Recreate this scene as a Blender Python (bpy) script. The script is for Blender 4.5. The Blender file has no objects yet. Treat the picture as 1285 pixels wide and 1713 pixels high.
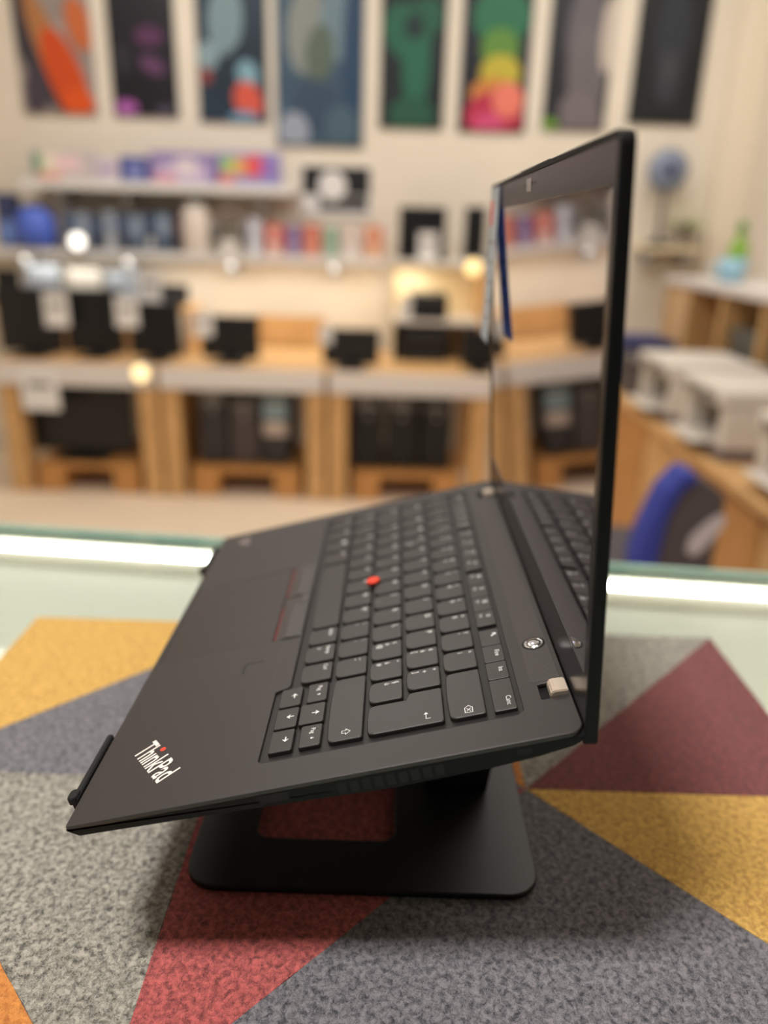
import bpy, bmesh, math, random
from mathutils import Matrix, Vector
random.seed(7)
scene = bpy.context.scene
COL = scene.collection
MM = 0.001

# ---------------------------------------------------------------- camera
CAM = Vector((0.58808, 0.13399, 0.32729))
CR = Vector((-0.01336, 0.99953, 0.02776)).normalized()
CD = Vector((0.34611, 0.03066, -0.93769)).normalized()
CF = Vector((-0.9381, -0.00292, -0.34635)).normalized()
FPX = 1279.085
cd = bpy.data.cameras.new('camera')
cam = bpy.data.objects.new('camera', cd); COL.objects.link(cam)
cam.matrix_world = Matrix(((CR.x, -CD.x, -CF.x, CAM.x), (CR.y, -CD.y, -CF.y, CAM.y), (CR.z, -CD.z, -CF.z, CAM.z), (0, 0, 0, 1)))
cd.sensor_fit = 'VERTICAL'; cd.sensor_height = 36.0; cd.sensor_width = 27.0
cd.lens = FPX * 36.0 / 1713.0
cd.clip_start = 0.01; cd.clip_end = 50
cd.dof.use_dof = True
cd.dof.focus_distance = 0.348
cd.dof.aperture_fstop = 3.1
scene.camera = cam

# ---------------------------------------------------------------- world, lights, exposure
w = bpy.data.worlds.new('world'); scene.world = w; w.use_nodes = True
w.node_tree.nodes['Background'].inputs[0].default_value = (1.0, 0.93, 0.86, 1)
w.node_tree.nodes['Background'].inputs[1].default_value = 0.03
vs = scene.view_settings
vs.view_transform = 'Standard'; vs.look = 'None'; vs.exposure = 0.0; vs.gamma = 1.0; vs.use_curve_mapping = False

def area(name, loc, sx, sy, power, col, rot=(0, 0, 0)):
    l = bpy.data.lights.new(name, 'AREA'); l.shape = 'RECTANGLE'; l.size = sx; l.size_y = sy
    l.energy = power; l.color = col
    o = bpy.data.objects.new(name, l); COL.objects.link(o); o.location = loc; o.rotation_euler = rot
    return o
WARM = (1.0, 0.965, 0.92)
area('ceiling_light', (0.62, -0.42, 2.0), 0.26, 0.34, 54, WARM)
area('ceiling_light', (-1.3, -1.2, 2.05), 0.6, 1.2, 12, WARM)
area('ceiling_light', (-1.3, 0.9, 2.05), 0.6, 1.2, 12, WARM)
area('ceiling_light', (-2.8, -0.9, 2.05), 0.6, 1.4, 20, WARM)
area('ceiling_light', (-2.8, 1.0, 2.05), 0.6, 1.4, 20, WARM)

# ---------------------------------------------------------------- helpers
def srgb(r, g, b):
    f = lambda c: (c / 255 / 12.92) if c / 255 <= 0.04045 else ((c / 255 + 0.055) / 1.055) ** 2.4
    return (f(r), f(g), f(b), 1.0)

MATS = {}
def mat(name, rgb, rough=0.5, metal=0.0, ior=1.45, spec=0.5, emit=None, es=0.0, noise=None, bump=None, coat=0.0):
    """procedural principled material; noise=(scale, amount) varies the colour, bump=(scale, strength, distance)"""
    m = bpy.data.materials.new(name); m.use_nodes = True
    nt = m.node_tree; b = nt.nodes['Principled BSDF']
    c = srgb(*rgb)
    b.inputs['Base Color'].default_value = c
    b.inputs['Roughness'].default_value = rough
    b.inputs['Metallic'].default_value = metal
    b.inputs['IOR'].default_value = ior
    b.inputs['Specular IOR Level'].default_value = spec
    b.inputs['Coat Weight'].default_value = coat
    if emit:
        b.inputs['Emission Color'].default_value = srgb(*emit); b.inputs['Emission Strength'].default_value = es
    if noise or bump:
        tc = nt.nodes.new('ShaderNodeTexCoord')
    if noise:
        n = nt.nodes.new('ShaderNodeTexNoise'); n.inputs['Scale'].default_value = noise[0]; n.inputs['Detail'].default_value = 4
        nt.links.new(tc.outputs['Object'], n.inputs['Vector'])
        r = nt.nodes.new('ShaderNodeValToRGB')
        r.color_ramp.elements[0].position = 0.3; r.color_ramp.elements[1].position = 0.7
        k0, k1 = 1 - noise[1], 1 + noise[1]
        r.color_ramp.elements[0].color = (c[0] * k0, c[1] * k0, c[2] * k0, 1)
        r.color_ramp.elements[1].color = (min(1, c[0] * k1), min(1, c[1] * k1), min(1, c[2] * k1), 1)
        nt.links.new(n.outputs['Fac'], r.inputs['Fac']); nt.links.new(r.outputs['Color'], b.inputs['Base Color'])
    if bump:
        n2 = nt.nodes.new('ShaderNodeTexNoise'); n2.inputs['Scale'].default_value = bump[0]; n2.inputs['Detail'].default_value = 3
        nt.links.new(tc.outputs['Object'], n2.inputs['Vector'])
        bp = nt.nodes.new('ShaderNodeBump'); bp.inputs['Strength'].default_value = bump[1]; bp.inputs['Distance'].default_value = bump[2]
        nt.links.new(n2.outputs['Fac'], bp.inputs['Height']); nt.links.new(bp.outputs['Normal'], b.inputs['Normal'])
    MATS[name] = m
    return m

def wood(name, rgb, scale=6.0):
    m = mat(name, rgb, 0.55)
    nt = m.node_tree; b = nt.nodes['Principled BSDF']; c = srgb(*rgb)
    tc = nt.nodes.new('ShaderNodeTexCoord'); mp = nt.nodes.new('ShaderNodeMapping'); mp.inputs['Scale'].default_value = (8, 8, 1)
    wv = nt.nodes.new('ShaderNodeTexNoise'); wv.inputs['Scale'].default_value = scale; wv.inputs['Detail'].default_value = 5; wv.inputs['Distortion'].default_value = 0.6
    r = nt.nodes.new('ShaderNodeValToRGB')
    r.color_ramp.elements[0].position = 0.3; r.color_ramp.elements[1].position = 0.75
    r.color_ramp.elements[0].color = (c[0] * .72, c[1] * .66, c[2] * .55, 1); r.color_ramp.elements[1].color = (min(1, c[0] * 1.12), min(1, c[1] * 1.1), min(1, c[2] * 1.1), 1)
    nt.links.new(tc.outputs['Object'], mp.inputs['Vector']); nt.links.new(mp.outputs['Vector'], wv.inputs['Vector'])
    nt.links.new(wv.outputs['Fac'], r.inputs['Fac']); nt.links.new(r.outputs['Color'], b.inputs['Base Color'])
    return m

def felt(name, dark, light):
    m = mat(name, light, 0.95, spec=0.15)
    nt = m.node_tree; b = nt.nodes['Principled BSDF']
    b.inputs['Sheen Weight'].default_value = 0.25; b.inputs['Sheen Roughness'].default_value = 0.6
    tc = nt.nodes.new('ShaderNodeTexCoord')
    def noise(scale, detail, rough=0.6, dist=0.0):
        n = nt.nodes.new('ShaderNodeTexNoise'); n.inputs['Scale'].default_value = scale; n.inputs['Detail'].default_value = detail
        n.inputs['Roughness'].default_value = rough; n.inputs['Distortion'].default_value = dist
        nt.links.new(tc.outputs['Object'], n.inputs['Vector']); return n
    a = noise(310, 4, 0.62, 0.5); f = noise(1700, 3, 0.7, 0.8)
    mx = nt.nodes.new('ShaderNodeMath'); mx.operation = 'MULTIPLY_ADD'; mx.inputs[1].default_value = 0.42
    nt.links.new(f.outputs['Fac'], mx.inputs[0])
    sc = nt.nodes.new('ShaderNodeMath'); sc.operation = 'MULTIPLY'; sc.inputs[1].default_value = 0.58
    nt.links.new(a.outputs['Fac'], sc.inputs[0]); nt.links.new(sc.outputs[0], mx.inputs[2])
    r = nt.nodes.new('ShaderNodeValToRGB')
    r.color_ramp.elements[0].position = 0.39; r.color_ramp.elements[1].position = 0.60
    r.color_ramp.elements[0].color = srgb(*dark); r.color_ramp.elements[1].color = srgb(*light)
    nt.links.new(mx.outputs[0], r.inputs['Fac']); nt.links.new(r.outputs['Color'], b.inputs['Base Color'])
    bp = nt.nodes.new('ShaderNodeBump'); bp.inputs['Strength'].default_value = 0.8; bp.inputs['Distance'].default_value = 0.0016
    nt.links.new(mx.outputs[0], bp.inputs['Height']); nt.links.new(bp.outputs['Normal'], b.inputs['Normal'])
    return m

ORG = {}
def link(name, me, m, parent=None, smooth=False):
    o = bpy.data.objects.new(name, me); COL.objects.link(o)
    if m is not None:
        me.materials.clear(); me.materials.append(m)
    if smooth:
        for p in me.polygons: p.use_smooth = True
    if parent is not None:
        o.parent = parent
    return o
def org(parent):
    while parent is not None:
        if parent.name in ORG: return ORG[parent.name]
        parent = parent.parent
    return Vector((0, 0, 0))
def tag(o, label, cat, group=None, kind=None):
    if label: o['label'] = label
    if cat: o['category'] = cat
    if group: o['group'] = group
    if kind: o['kind'] = kind
    return o
def thing(name, loc, label, cat, group=None, rot=(0, 0, 0)):
    o = bpy.data.objects.new(name, None); COL.objects.link(o)
    o.location = loc; o.rotation_euler = rot; o.empty_display_size = 0.02
    ORG[o.name] = Vector(loc)
    return tag(o, label, cat, group)
def bm_mesh(bm, name):
    me = bpy.data.meshes.new(name); bm.to_mesh(me); bm.free(); return me
def box(name, x0, x1, y0, y1, z0, z1, m, parent=None, bevel=0.0):
    """axis-aligned box given in the parent's world frame"""
    og = org(parent)
    bm = bmesh.new(); bmesh.ops.create_cube(bm, size=1.0)
    sx, sy, sz = abs(x1 - x0), abs(y1 - y0), abs(z1 - z0)
    for v in bm.verts:
        v.co = Vector(((x0 + x1) / 2 + v.co.x * sx, (y0 + y1) / 2 + v.co.y * sy, (z0 + z1) / 2 + v.co.z * sz)) - og
    if bevel > 0:
        bmesh.ops.bevel(bm, geom=bm.edges[:], offset=min(bevel, 0.45 * min(sx, sy, sz)), segments=2, affect='EDGES', profile=0.5)
    return link(name, bm_mesh(bm, name), m, parent)
def solo_box(name, x0, x1, y0, y1, z0, z1, m, label, cat, group=None, bevel=0.0, kind=None):
    o = box(name, x0, x1, y0, y1, z0, z1, m, None, bevel)
    c = Vector(((x0 + x1) / 2, (y0 + y1) / 2, min(z0, z1)))
    o.data.transform(Matrix.Translation(-c)); o.location = c
    return tag(o, label, cat, group, kind)
def lathe(name, prof, m, parent=None, loc=(0, 0, 0), seg=24, axis='Z', smooth=True):
    """prof: list of (radius, height)"""
    og = org(parent); bm = bmesh.new(); rings = []
    for r, h in prof:
        ring = []
        for i in range(seg):
            a = 2 * math.pi * i / seg
            p = Vector((r * math.cos(a), r * math.sin(a), h))
            if axis == 'X': p = Vector((p.z, p.x, p.y))
            if axis == 'Y': p = Vector((p.x, p.z, p.y))
            ring.append(bm.verts.new(p + Vector(loc) - og))
        rings.append(ring)
    for a, b in zip(rings, rings[1:]):
        for i in range(seg):
            j = (i + 1) % seg; bm.faces.new((a[i], a[j], b[j], b[i]))
    bm.faces.new(rings[0][::-1]); bm.faces.new(rings[-1])
    bmesh.ops.recalc_face_normals(bm, faces=bm.faces[:])
    o = link(name, bm_mesh(bm, name), m, parent)
    if smooth:
        for p in o.data.polygons: p.use_smooth = len(p.vertices) == 4
    return o
def rrect(x0, y0, x1, y1, r, n=5):
    """rounded rectangle outline, counter-clockwise; r = one radius or 4 (bl, br, tr, tl)"""
    rs = (r,) * 4 if not isinstance(r, (tuple, list)) else r
    P = []
    for (cx, cy, a0, rr) in ((x0 + rs[0], y0 + rs[0], 180, rs[0]), (x1 - rs[1], y0 + rs[1], 270, rs[1]), (x1 - rs[2], y1 - rs[2], 0, rs[2]), (x0 + rs[3], y1 - rs[3], 90, rs[3])):
        for k in range(n + 1):
            a = math.radians(a0 + 90 * k / n); P.append((cx + rr * math.cos(a), cy + rr * math.sin(a)))
    return P
def offset(P, d):
    """inset a counter-clockwise outline by d"""
    out = []; n = len(P)
    for i in range(n):
        a, b, c = Vector(P[i - 1]), Vector(P[i]), Vector(P[(i + 1) % n])
        e1 = (b - a); e2 = (c - b)
        if e1.length < 1e-9: e1 = e2
        if e2.length < 1e-9: e2 = e1
        n1 = Vector((-e1.y, e1.x)).normalized(); n2 = Vector((-e2.y, e2.x)).normalized()
        nn = n1 + n2
        nn = nn / max(0.3, nn.dot(n1)) if nn.length > 1e-6 else n1
        out.append((b.x + nn.x * d, b.y + nn.y * d))
    return out
def prism_mesh(name, P, z0, z1, ch=0.0, s=MM, chz=None):
    """outline P (counter-clockwise) from z0 to z1 with a chamfer of ch on top"""
    bm = bmesh.new()
    lv = [(P, z0)]
    if ch > 0:
        lv += [(P, z1 - (chz or ch)), (offset(P, ch * 0.4), z1 - (chz or ch) * 0.3), (offset(P, ch), z1)]
    else: lv += [(P, z1)]
    rings = [[bm.verts.new((x * s, y * s, z * s)) for x, y in Q] for Q, z in lv]
    n = len(P)
    for a, b in zip(rings, rings[1:]):
        for i in range(n):
            j = (i + 1) % n; bm.faces.new((a[i], a[j], b[j], b[i]))
    bm.faces.new(rings[0][::-1]); bm.faces.new(rings[-1])
    return bm_mesh(bm, name)
def eval_curve(cu):
    ob = bpy.data.objects.new('tmp', cu); COL.objects.link(ob)
    dg = bpy.context.evaluated_depsgraph_get(); dg.update()
    me = bpy.data.meshes.new_from_object(ob.evaluated_get(dg))
    bpy.data.objects.remove(ob); bpy.data.curves.remove(cu)
    return me
def holed_plate(name, loops, z0, z1, bevel=0.0, s=MM):
    """flat plate with holes (first loop outer), extruded from z0 to z1"""
    cu = bpy.data.curves.new('tmpc', 'CURVE'); cu.dimensions = '2D'; cu.fill_mode = 'BOTH'
    for L in loops:
        sp = cu.splines.new('POLY'); sp.points.add(len(L) - 1); sp.use_cyclic_u = True
        for p, (x, y) in zip(sp.points, L): p.co = (x * s, y * s, 0, 1)
    h = (z1 - z0) * s / 2
    cu.bevel_depth = bevel * s; cu.bevel_resolution = 1; cu.offset = -bevel * s
    cu.extrude = h - bevel * s
    me = eval_curve(cu); me.transform(Matrix.Translation((0, 0, (z0 + z1) / 2 * s))); me.name = name
    return me
TXT = {}
def text_mesh(t, size, ext=0.02, shear=0.0, spacing=1.0, fat=0.0):
    k = (t, size, shear, spacing)
    if k not in TXT:
        cu = bpy.data.curves.new('tmpt', 'FONT'); cu.body = t; cu.size = size * MM; cu.extrude = ext * MM; cu.shear = shear
        cu.space_character = spacing; cu.offset = fat * MM; cu.resolution_u = 3
        TXT[k] = eval_curve(cu)
    return TXT[k]
def strokes_mesh(lines, wd, z=0.0, h=0.04):
    """flat strokes: list of polylines in mm"""
    bm = bmesh.new()
    for L in lines:
        for a, b in zip(L, L[1:]):
            a, b = Vector(a), Vector(b); d = (b - a).normalized(); n = Vector((-d.y, d.x)) * wd / 2
            a2, b2 = a - d * wd / 2, b + d * wd / 2
            q = [a2 + n, a2 - n, b2 - n, b2 + n]
            vt = [bm.verts.new((p.x * MM, p.y * MM, (z + h) * MM)) for p in q]
            bm.faces.new(vt)
    return bm_mesh(bm, 'strokes')
def polys_mesh(polys, z=0.04):
    bm = bmesh.new()
    for P in polys: bm.faces.new([bm.verts.new((x * MM, y * MM, z * MM)) for x, y in P])
    bmesh.ops.recalc_face_normals(bm, faces=bm.faces[:])
    for f in bm.faces:
        if f.normal.z < 0: f.normal_flip()
    return bm_mesh(bm, 'glyph')
def extrude_profile(name, prof, u0, u1, m, parent, s=MM, smooth=False):
    """profile in (v,w) extruded along u"""
    bm = bmesh.new(); n = len(prof)
    a = [bm.verts.new((u0 * s, y * s, z * s)) for y, z in prof]; b = [bm.verts.new((u1 * s, y * s, z * s)) for y, z in prof]
    for i in range(n):
        j = (i + 1) % n; bm.faces.new((a[i], a[j], b[j], b[i]))
    bm.faces.new(a[::-1]); bm.faces.new(b)
    bmesh.ops.recalc_face_normals(bm, faces=bm.faces[:])
    return link(name, bm_mesh(bm, name), m, parent, smooth)
def tube(name, pts, r, m, parent=None, seg=8):
    cu = bpy.data.curves.new('tmpc', 'CURVE'); cu.dimensions = '3D'; cu.bevel_depth = r; cu.bevel_resolution = 2; cu.use_fill_caps = True
    og = org(parent)
    sp = cu.splines.new('POLY'); sp.points.add(len(pts) - 1)
    for p, c in zip(sp.points, pts): p.co = (*(Vector(c) - og), 1)
    return link(name, eval_curve(cu), m, parent, True)

# world points from photograph pixels, at a chosen real depth
def ray(px, py): return CR * ((px - 642.5) / FPX) + CD * ((py - 856.5) / FPX) + CF
def atX(px, py, X): d = ray(px, py); return CAM + d * ((X - CAM.x) / d.x)
def atZ(px, py, Z): d = ray(px, py); return CAM + d * ((Z - CAM.z) / d.z)
def atY(px, py, Y): d = ray(px, py); return CAM + d * ((Y - CAM.y) / d.y)

# ---------------------------------------------------------------- materials
M_wall = mat('wall_paint', (232, 222, 206), 0.85, noise=(3, 0.03))
M_ceil = mat('ceiling_paint', (225, 218, 205), 0.9)
M_floor = mat('floor_vinyl', (232, 212, 186), 0.5, noise=(2.0, 0.06))
M_pine = wood('pine', (218, 176, 122))
M_pine2 = wood('pine_orange', (204, 150, 90))
M_white = mat('white_laminate', (226, 220, 212), 0.5)
M_fascia = mat('grey_white_fascia', (224, 218, 214), 0.5)
M_black = mat('black_plastic', (17, 17, 19), 0.55, noise=(30, 0.2))
M_blackgloss = mat('black_gloss', (12, 12, 14), 0.15)
M_dgrey = mat('dark_grey_plastic', (48, 46, 48), 0.5)
M_grey = mat('grey_plastic', (120, 116, 114), 0.5)
M_silver = mat('silver_plastic', (176, 178, 182), 0.35, metal=0.4)
M_paper = mat('white_card', (232, 230, 228), 0.8)
M_blue = mat('blue_print', (58, 84, 190), 0.5)
M_navy = mat('navy_print', (32, 40, 92), 0.5)

# ================================================================ SETTING
FLOOR_Z = -0.95; WX = -3.85; RY = 1.97; LY = -3.3; CZ = 2.1
def struct(name, *a, m=None):
    o = box(name, *a, m); o['kind'] = 'structure'; return o
struct('floor', -4.05, 1.8, LY - .1, RY + .1, FLOOR_Z - 0.1, FLOOR_Z, m=M_floor)
struct('wall_back', WX - 0.12, WX, LY - .1, RY + .1, FLOOR_Z, CZ, m=M_wall)
struct('wall_right', -3.85, 1.8, RY, RY + 0.12, FLOOR_Z, CZ, m=M_wall)
struct('wall_left', -3.85, 1.8, LY - 0.12, LY, FLOOR_Z, CZ, m=M_wall)
struct('ceiling', -4.05, 1.8, LY - .1, RY + .1, CZ, CZ + 0.1, m=M_ceil)
struct('trim_1', WX, WX + 0.06, RY - 0.16, RY - 0.001, FLOOR_Z, CZ - 0.001, m=mat('corner_pipe_paint', (238, 226, 206), 0.7))
struct('baseboard_back', WX, WX + 0.015, LY, RY - 0.17, FLOOR_Z + 0.001, FLOOR_Z + 0.08, m=M_white)

# ================================================================ GLASS COUNTER
M_glass = bpy.data.materials.new('counter_glass'); M_glass.use_nodes = True
nt = M_glass.node_tree; nt.nodes.clear()
go = nt.nodes.new('ShaderNodeOutputMaterial'); gm = nt.nodes.new('ShaderNodeMixShader'); gf = nt.nodes.new('ShaderNodeFresnel')
gt = nt.nodes.new('ShaderNodeBsdfTransparent'); gg = nt.nodes.new('ShaderNodeBsdfGlossy')
gf.inputs['IOR'].default_value = 1.5; gt.inputs['Color'].default_value = (0.935, 0.978, 0.96, 1); gg.inputs['Roughness'].default_value = 0.05
geo = nt.nodes.new('ShaderNodeNewGeometry'); gi = nt.nodes.new('ShaderNodeMath'); gi.operation = 'SUBTRACT'; gi.inputs[0].default_value = 1.0
gx = nt.nodes.new('ShaderNodeMath'); gx.operation = 'MULTIPLY'      # only the outer faces of the pane mirror
nt.links.new(geo.outputs['Backfacing'], gi.inputs[1]); nt.links.new(gf.outputs[0], gx.inputs[0]); nt.links.new(gi.outputs[0], gx.inputs[1])
nt.links.new(gx.outputs[0], gm.inputs[0]); nt.links.new(gt.outputs[0], gm.inputs[1]); nt.links.new(gg.outputs[0], gm.inputs[2]); nt.links.new(gm.outputs[0], go.inputs[0])
M_gedge = mat('glass_edge', (150, 178, 166), 0.2)
M_case = mat('case_white', (226, 222, 214), 0.6)
M_alu = mat('aluminium_trim', (178, 172, 158), 0.4, metal=0.3)
M_led = mat('led_tube', (255, 255, 255), 0.5, emit=(255, 250, 244), es=24.0)
CA = math.atan2(71, 844)      # the counter stands a little askew to the mat
cnt = thing('display_counter', (-0.19, 0.08, FLOOR_Z), 'white shop display counter with a pale green glass top under the felt mat', 'counter', rot=(0, 0, -CA))
ORG[cnt.name] = Vector((0, 0, FLOOR_Z + 0.0))
GT = -0.003                    # top of the glass
# local frame: x 0 at the far edge, positive towards the camera
box('glass_top', 0, 0.95, -1.3, 1.3, GT - 0.008, GT, M_glass, cnt)
box('glass_edge', -0.006, -0.0005, -1.3, 1.3, GT - 0.010, GT, M_gedge, cnt)
box('top_rail', -0.010, 0.012, -1.3, 1.3, GT - 0.040, GT - 0.0105, M_alu, cnt)
box('back_panel', -0.006, 0.010, -1.3, 1.3, FLOOR_Z + 0.06, GT - 0.0405, M_case, cnt)
box('case_floor', 0.0105, 0.93, -1.29, 1.29, -0.175, -0.16, M_case, cnt)
box('front_panel', 0.93, 0.95, -1.3, 1.3, FLOOR_Z + 0.06, GT - 0.0085, M_case, cnt)
box('plinth', 0.03, 0.9, -1.25, 1.25, FLOOR_Z, FLOOR_Z + 0.06, M_dgrey, cnt)
for s in (-1, 1): box('end_panel', 0.0105, 0.9295, 1.28 * s if s > 0 else -1.3, 1.3 * s if s > 0 else -1.28, FLOOR_Z + 0.06, GT - 0.0085, M_case, cnt)
led = box('led_strip', 0.0125, 0.0185, -1.27, 1.27, GT - 0.020, GT - 0.014, M_led, cnt)
def in_case(xl, yl):           # counter frame -> world
    c, s = math.cos(-CA), math.sin(-CA)
    return Vector((-0.19 + c * xl - s * yl, 0.08 + s * xl + c * yl, -0.16))
for i, (xl, yl, sx, sy, sz, rgb, lab, cat) in enumerate((
    (0.13, 0.40, .07, .05, .05, (222, 206, 150), 'small cream carton lying inside the glass counter', 'box'),
    (0.22, 0.62, .10, .14, .03, (150, 170, 176), 'flat grey-blue packet inside the glass counter', 'packet'),
    (0.33, 0.54, .05, .06, .06, (208, 208, 208), 'pale grey carton inside the glass counter beside the mat', 'box'),
    (0.42, 0.70, .09, .10, .05, (60, 110, 116), 'teal carton inside the glass counter at the far right', 'box'),
    (0.10, 0.76, .06, .09, .05, (196, 200, 204), 'white carton inside the glass counter under the light strip', 'box'))):
    p = in_case(xl, yl)
    t = thing('product_box', p, lab, cat, 'goods inside the glass counter', rot=(0, 0, 0.3 * i))
    ORG[t.name] = Vector((0, 0, 0)); m = mat('case_goods', rgb, 0.5)
    box('carton', -sx / 2, sx / 2, -sy / 2, sy / 2, 0, sz, m, t, 0.003); box('label_panel', -sx * .3, sx * .3, -sy * .3, sy * .3, sz, sz + .0008, M_paper, t)

# ================================================================ FELT MAT
F_yel = felt('felt_mustard', (164, 118, 42), (234, 188, 92))
F_wgr = felt('felt_warm_grey', (56, 54, 49), (182, 176, 163))
F_bgr = felt('felt_blue_grey', (28, 31, 44), (136, 132, 137))
F_red = felt('felt_red', (98, 30, 33), (206, 98, 94))
F_mar = felt('felt_maroon', (66, 20, 25), (140, 60, 60))
F_ora = felt('felt_orange', (170, 96, 30), (222, 146, 66))
matt = thing('felt_mat', (0, 0, -0.003), 'rectangular felt mat of coloured triangles under the laptop stand', 'mat')
ORG[matt.name] = Vector((0, 0, 0)); matt.location = (0, 0, 0)
GX = (-6, 196, 398); GY = (-169, 29, 227, 421)
def patch(pts, m, lab):
    a = sum(p[0] * q[1] - q[0] * p[1] for p, q in zip(pts, pts[1:] + pts[:1]))
    if a < 0: pts = pts[::-1]
    P = []
    for p, q in zip(pts, pts[1:] + pts[:1]):
        for k in range(24): P.append((p[0] + (q[0] - p[0]) * k / 24 + random.uniform(-.12, .12), p[1] + (q[1] - p[1]) * k / 24 + random.uniform(-.25, .25)))
    o = link('triangle_patch', prism_mesh('triangle_patch', P, -3, random.uniform(-.06, .04), 0.2, chz=.2), m, matt); o['label'] = lab
x0, x1, x2 = GX; y0, y1, y2, y3 = GY
patch([(x0, y0), (x1, y0), (x0, y1)], F_yel, 'mustard yellow felt triangle')
patch([(x1, y0), (x1, y1), (x0, y1)], F_bgr, 'blue-grey felt triangle')
patch([(x1, y0), (x2, y1), (x1, y1)], F_wgr, 'warm grey felt triangle')
patch([(x1, y0), (x2, y0), (x2, y1)], F_ora, 'orange felt triangle')
patch([(x1, y1), (x2, y1), (x1, y2)], F_red, 'red felt triangle under the stand')
patch([(x2, y1), (x2, y2), (x1, y2)], F_bgr, 'blue-grey felt triangle')
patch([(x1, y2), (x2, y2), (x2, y3)], F_bgr, 'blue-grey felt triangle')
patch([(x1, y2), (x2, y3), (x1, y3)], F_yel, 'mustard yellow felt triangle')
patch([(x0, y2), (x1, y2), (x0, y3)], F_wgr, 'warm grey felt triangle')
patch([(x1, y2), (x1, y3), (x0, y3)], F_mar, 'dark red felt triangle')
patch([(x0, y1), (x1, y2), (x0, y2)], F_ora, 'orange felt triangle')
patch([(x0, y1), (x1, y1), (x1, y2)], F_bgr, 'blue-grey felt triangle')

# ================================================================ LAPTOP STAND
TILT = math.radians(15.0); LZ = 0.08273
M_stand = mat('stand_black_metal', (15, 16, 19), 0.45, bump=(900, .05, .0002))
M_rubber = mat('rubber_pad', (12, 12, 13), 0.8)
st = thing('laptop_stand', (0.165, 0.13, 0.0), 'matte black metal laptop stand with a cut-out base plate on the felt mat', 'laptop stand')
ORG[st.name] = Vector((0, 0, 0)); st.location = (0, 0, 0)
hole = rrect(100, 66, 248, 144.5, 8)
link('base_plate', holed_plate('base_plate', [rrect(56, 33, 283, 221, 17, 8), hole[::-1]], 0.6, 4.4, 0.6), M_stand, st)
for (px_, py_) in ((75, 50), (260, 50), (75, 204), (260, 204)):
    lathe('rubber_foot', [(.007, 0.0), (.007, .0008)], M_rubber, st, (px_ * MM, py_ * MM, 0.0001), 16)
# two folding arms and the tray that carries the laptop
def tray_pt(u, v, wv):
    c, s = math.cos(TILT), math.sin(TILT); return (u * MM, (v * c - wv * s) * MM, LZ + (v * s + wv * c) * MM)
def slab(name, pts, th, u0, u1, m, parent):
    """thick band: polyline in (Y,Z) metres extruded along X"""
    bm = bmesh.new(); A = []; n = len(pts)
    for i in range(n):
        a = Vector(pts[max(0, i - 1)]); b = Vector(pts[min(n - 1, i + 1)]); d = (b - a).normalized(); nn = Vector((-d.y, d.x)) * th / 2
        p = Vector(pts[i]); A.append((p + nn, p - nn))
    prof = [p for p, _ in A] + [q for _, q in A][::-1]
    a = [bm.verts.new((u0, p.x, p.y)) for p in prof]; b = [bm.verts.new((u1, p.x, p.y)) for p in prof]
    k = len(prof)
    for i in range(k): bm.faces.new((a[i], a[(i + 1) % k], b[(i + 1) % k], b[i]))
    bm.faces.new(a[::-1]); bm.faces.new(b); bmesh.ops.recalc_face_normals(bm, faces=bm.faces[:])
    return link(name, bm_mesh(bm, name), m, parent)
arm = [(0.163, 0.0044), (0.201, 0.0044), (0.204, 0.030), tray_pt(0, 203, -14.4)[1:], tray_pt(0, 158, -14.4)[1:]]
o = extrude_profile('lower_arm', arm, 0.088, 0.204, M_stand, st, s=1.0)
q = [tray_pt(0, v, wv) for v, wv in ((-4, -9.2), (60, -12.9), (186, -12.9))]
slab('tray', [(p[1], p[2]) for p in q], 0.0028, 0.055, 0.275, M_stand, st)
for (u0, u1) in ((264.5, 311), (18, 64.5)):
    # support finger with a raised rounded stop in front of the laptop's front edge
    prof = [(-1.4, -11.0), (-1.4, -0.2), (-1.9, .6), (-3.0, .9), (-4.2, .5), (-4.8, -.4), (-4.8, -11.0), (-4, -12.2), (30, -12.9), (30, -10.2), (6, -9.6)]
    c, s = math.cos(TILT), math.sin(TILT)
    lip = extrude_profile('front_stop', [(v * c - wv * s, v * s + wv * c + LZ / MM) for v, wv in prof], u0, u1, M_rubber, st)
    link('rubber_sleeve', prism_mesh('rubber_sleeve', rrect(u1 - 6, -6.4, u1 + 1.0, -1.6, 2.2), -2, 1.6, .8), M_rubber, lip).matrix_local = Matrix.Translation((0, 0, LZ)) @ Matrix.Rotation(TILT, 4, 'X')

# ================================================================ LAPTOP
M_deck = mat('soft_touch_black', (43, 39, 38), 0.42, bump=(6000, .06, .0001))
M_decklit = mat('soft_touch_lit', (56, 52, 50), 0.4)  # deck black made lighter, with the light on the slopes painted in
M_sideshade = mat('chassis_black_shaded', (7, 7, 9), 0.6, spec=0.25)  # chassis colour darkened to paint in the shade on the side faces
M_tray = mat('keyboard_tray_black', (24, 22, 21), 0.5)
M_key = mat('key_cap_black', (39, 36, 34), 0.36, bump=(5000, .04, .0001))
M_leg = mat('legend_white', (215, 215, 212), 0.6)
M_red = mat('red_rubber', (226, 62, 36), 0.6)
M_redline = mat('red_line', (138, 30, 38), 0.5)
M_logo = mat('logo_silver', (222, 212, 205), 0.45)
M_pad = mat('touchpad_black', (42, 37, 36), 0.38)
M_bezel = mat('bezel_black', (24, 22, 23), 0.26)
M_screen = mat('screen_glass', (188, 186, 192), 0.03, metal=1.0)
M_hinge = mat('hinge_silver', (214, 200, 184), 0.35, metal=0.75)
M_chrome = mat('button_chrome', (190, 190, 190), 0.18, metal=1.0)
M_hole = mat('dark_hole', (4, 4, 4), 0.7)
M_blueled = mat('button_lamp', (225, 228, 255), 0.4, emit=(200, 205, 255), es=1.2)

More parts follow.
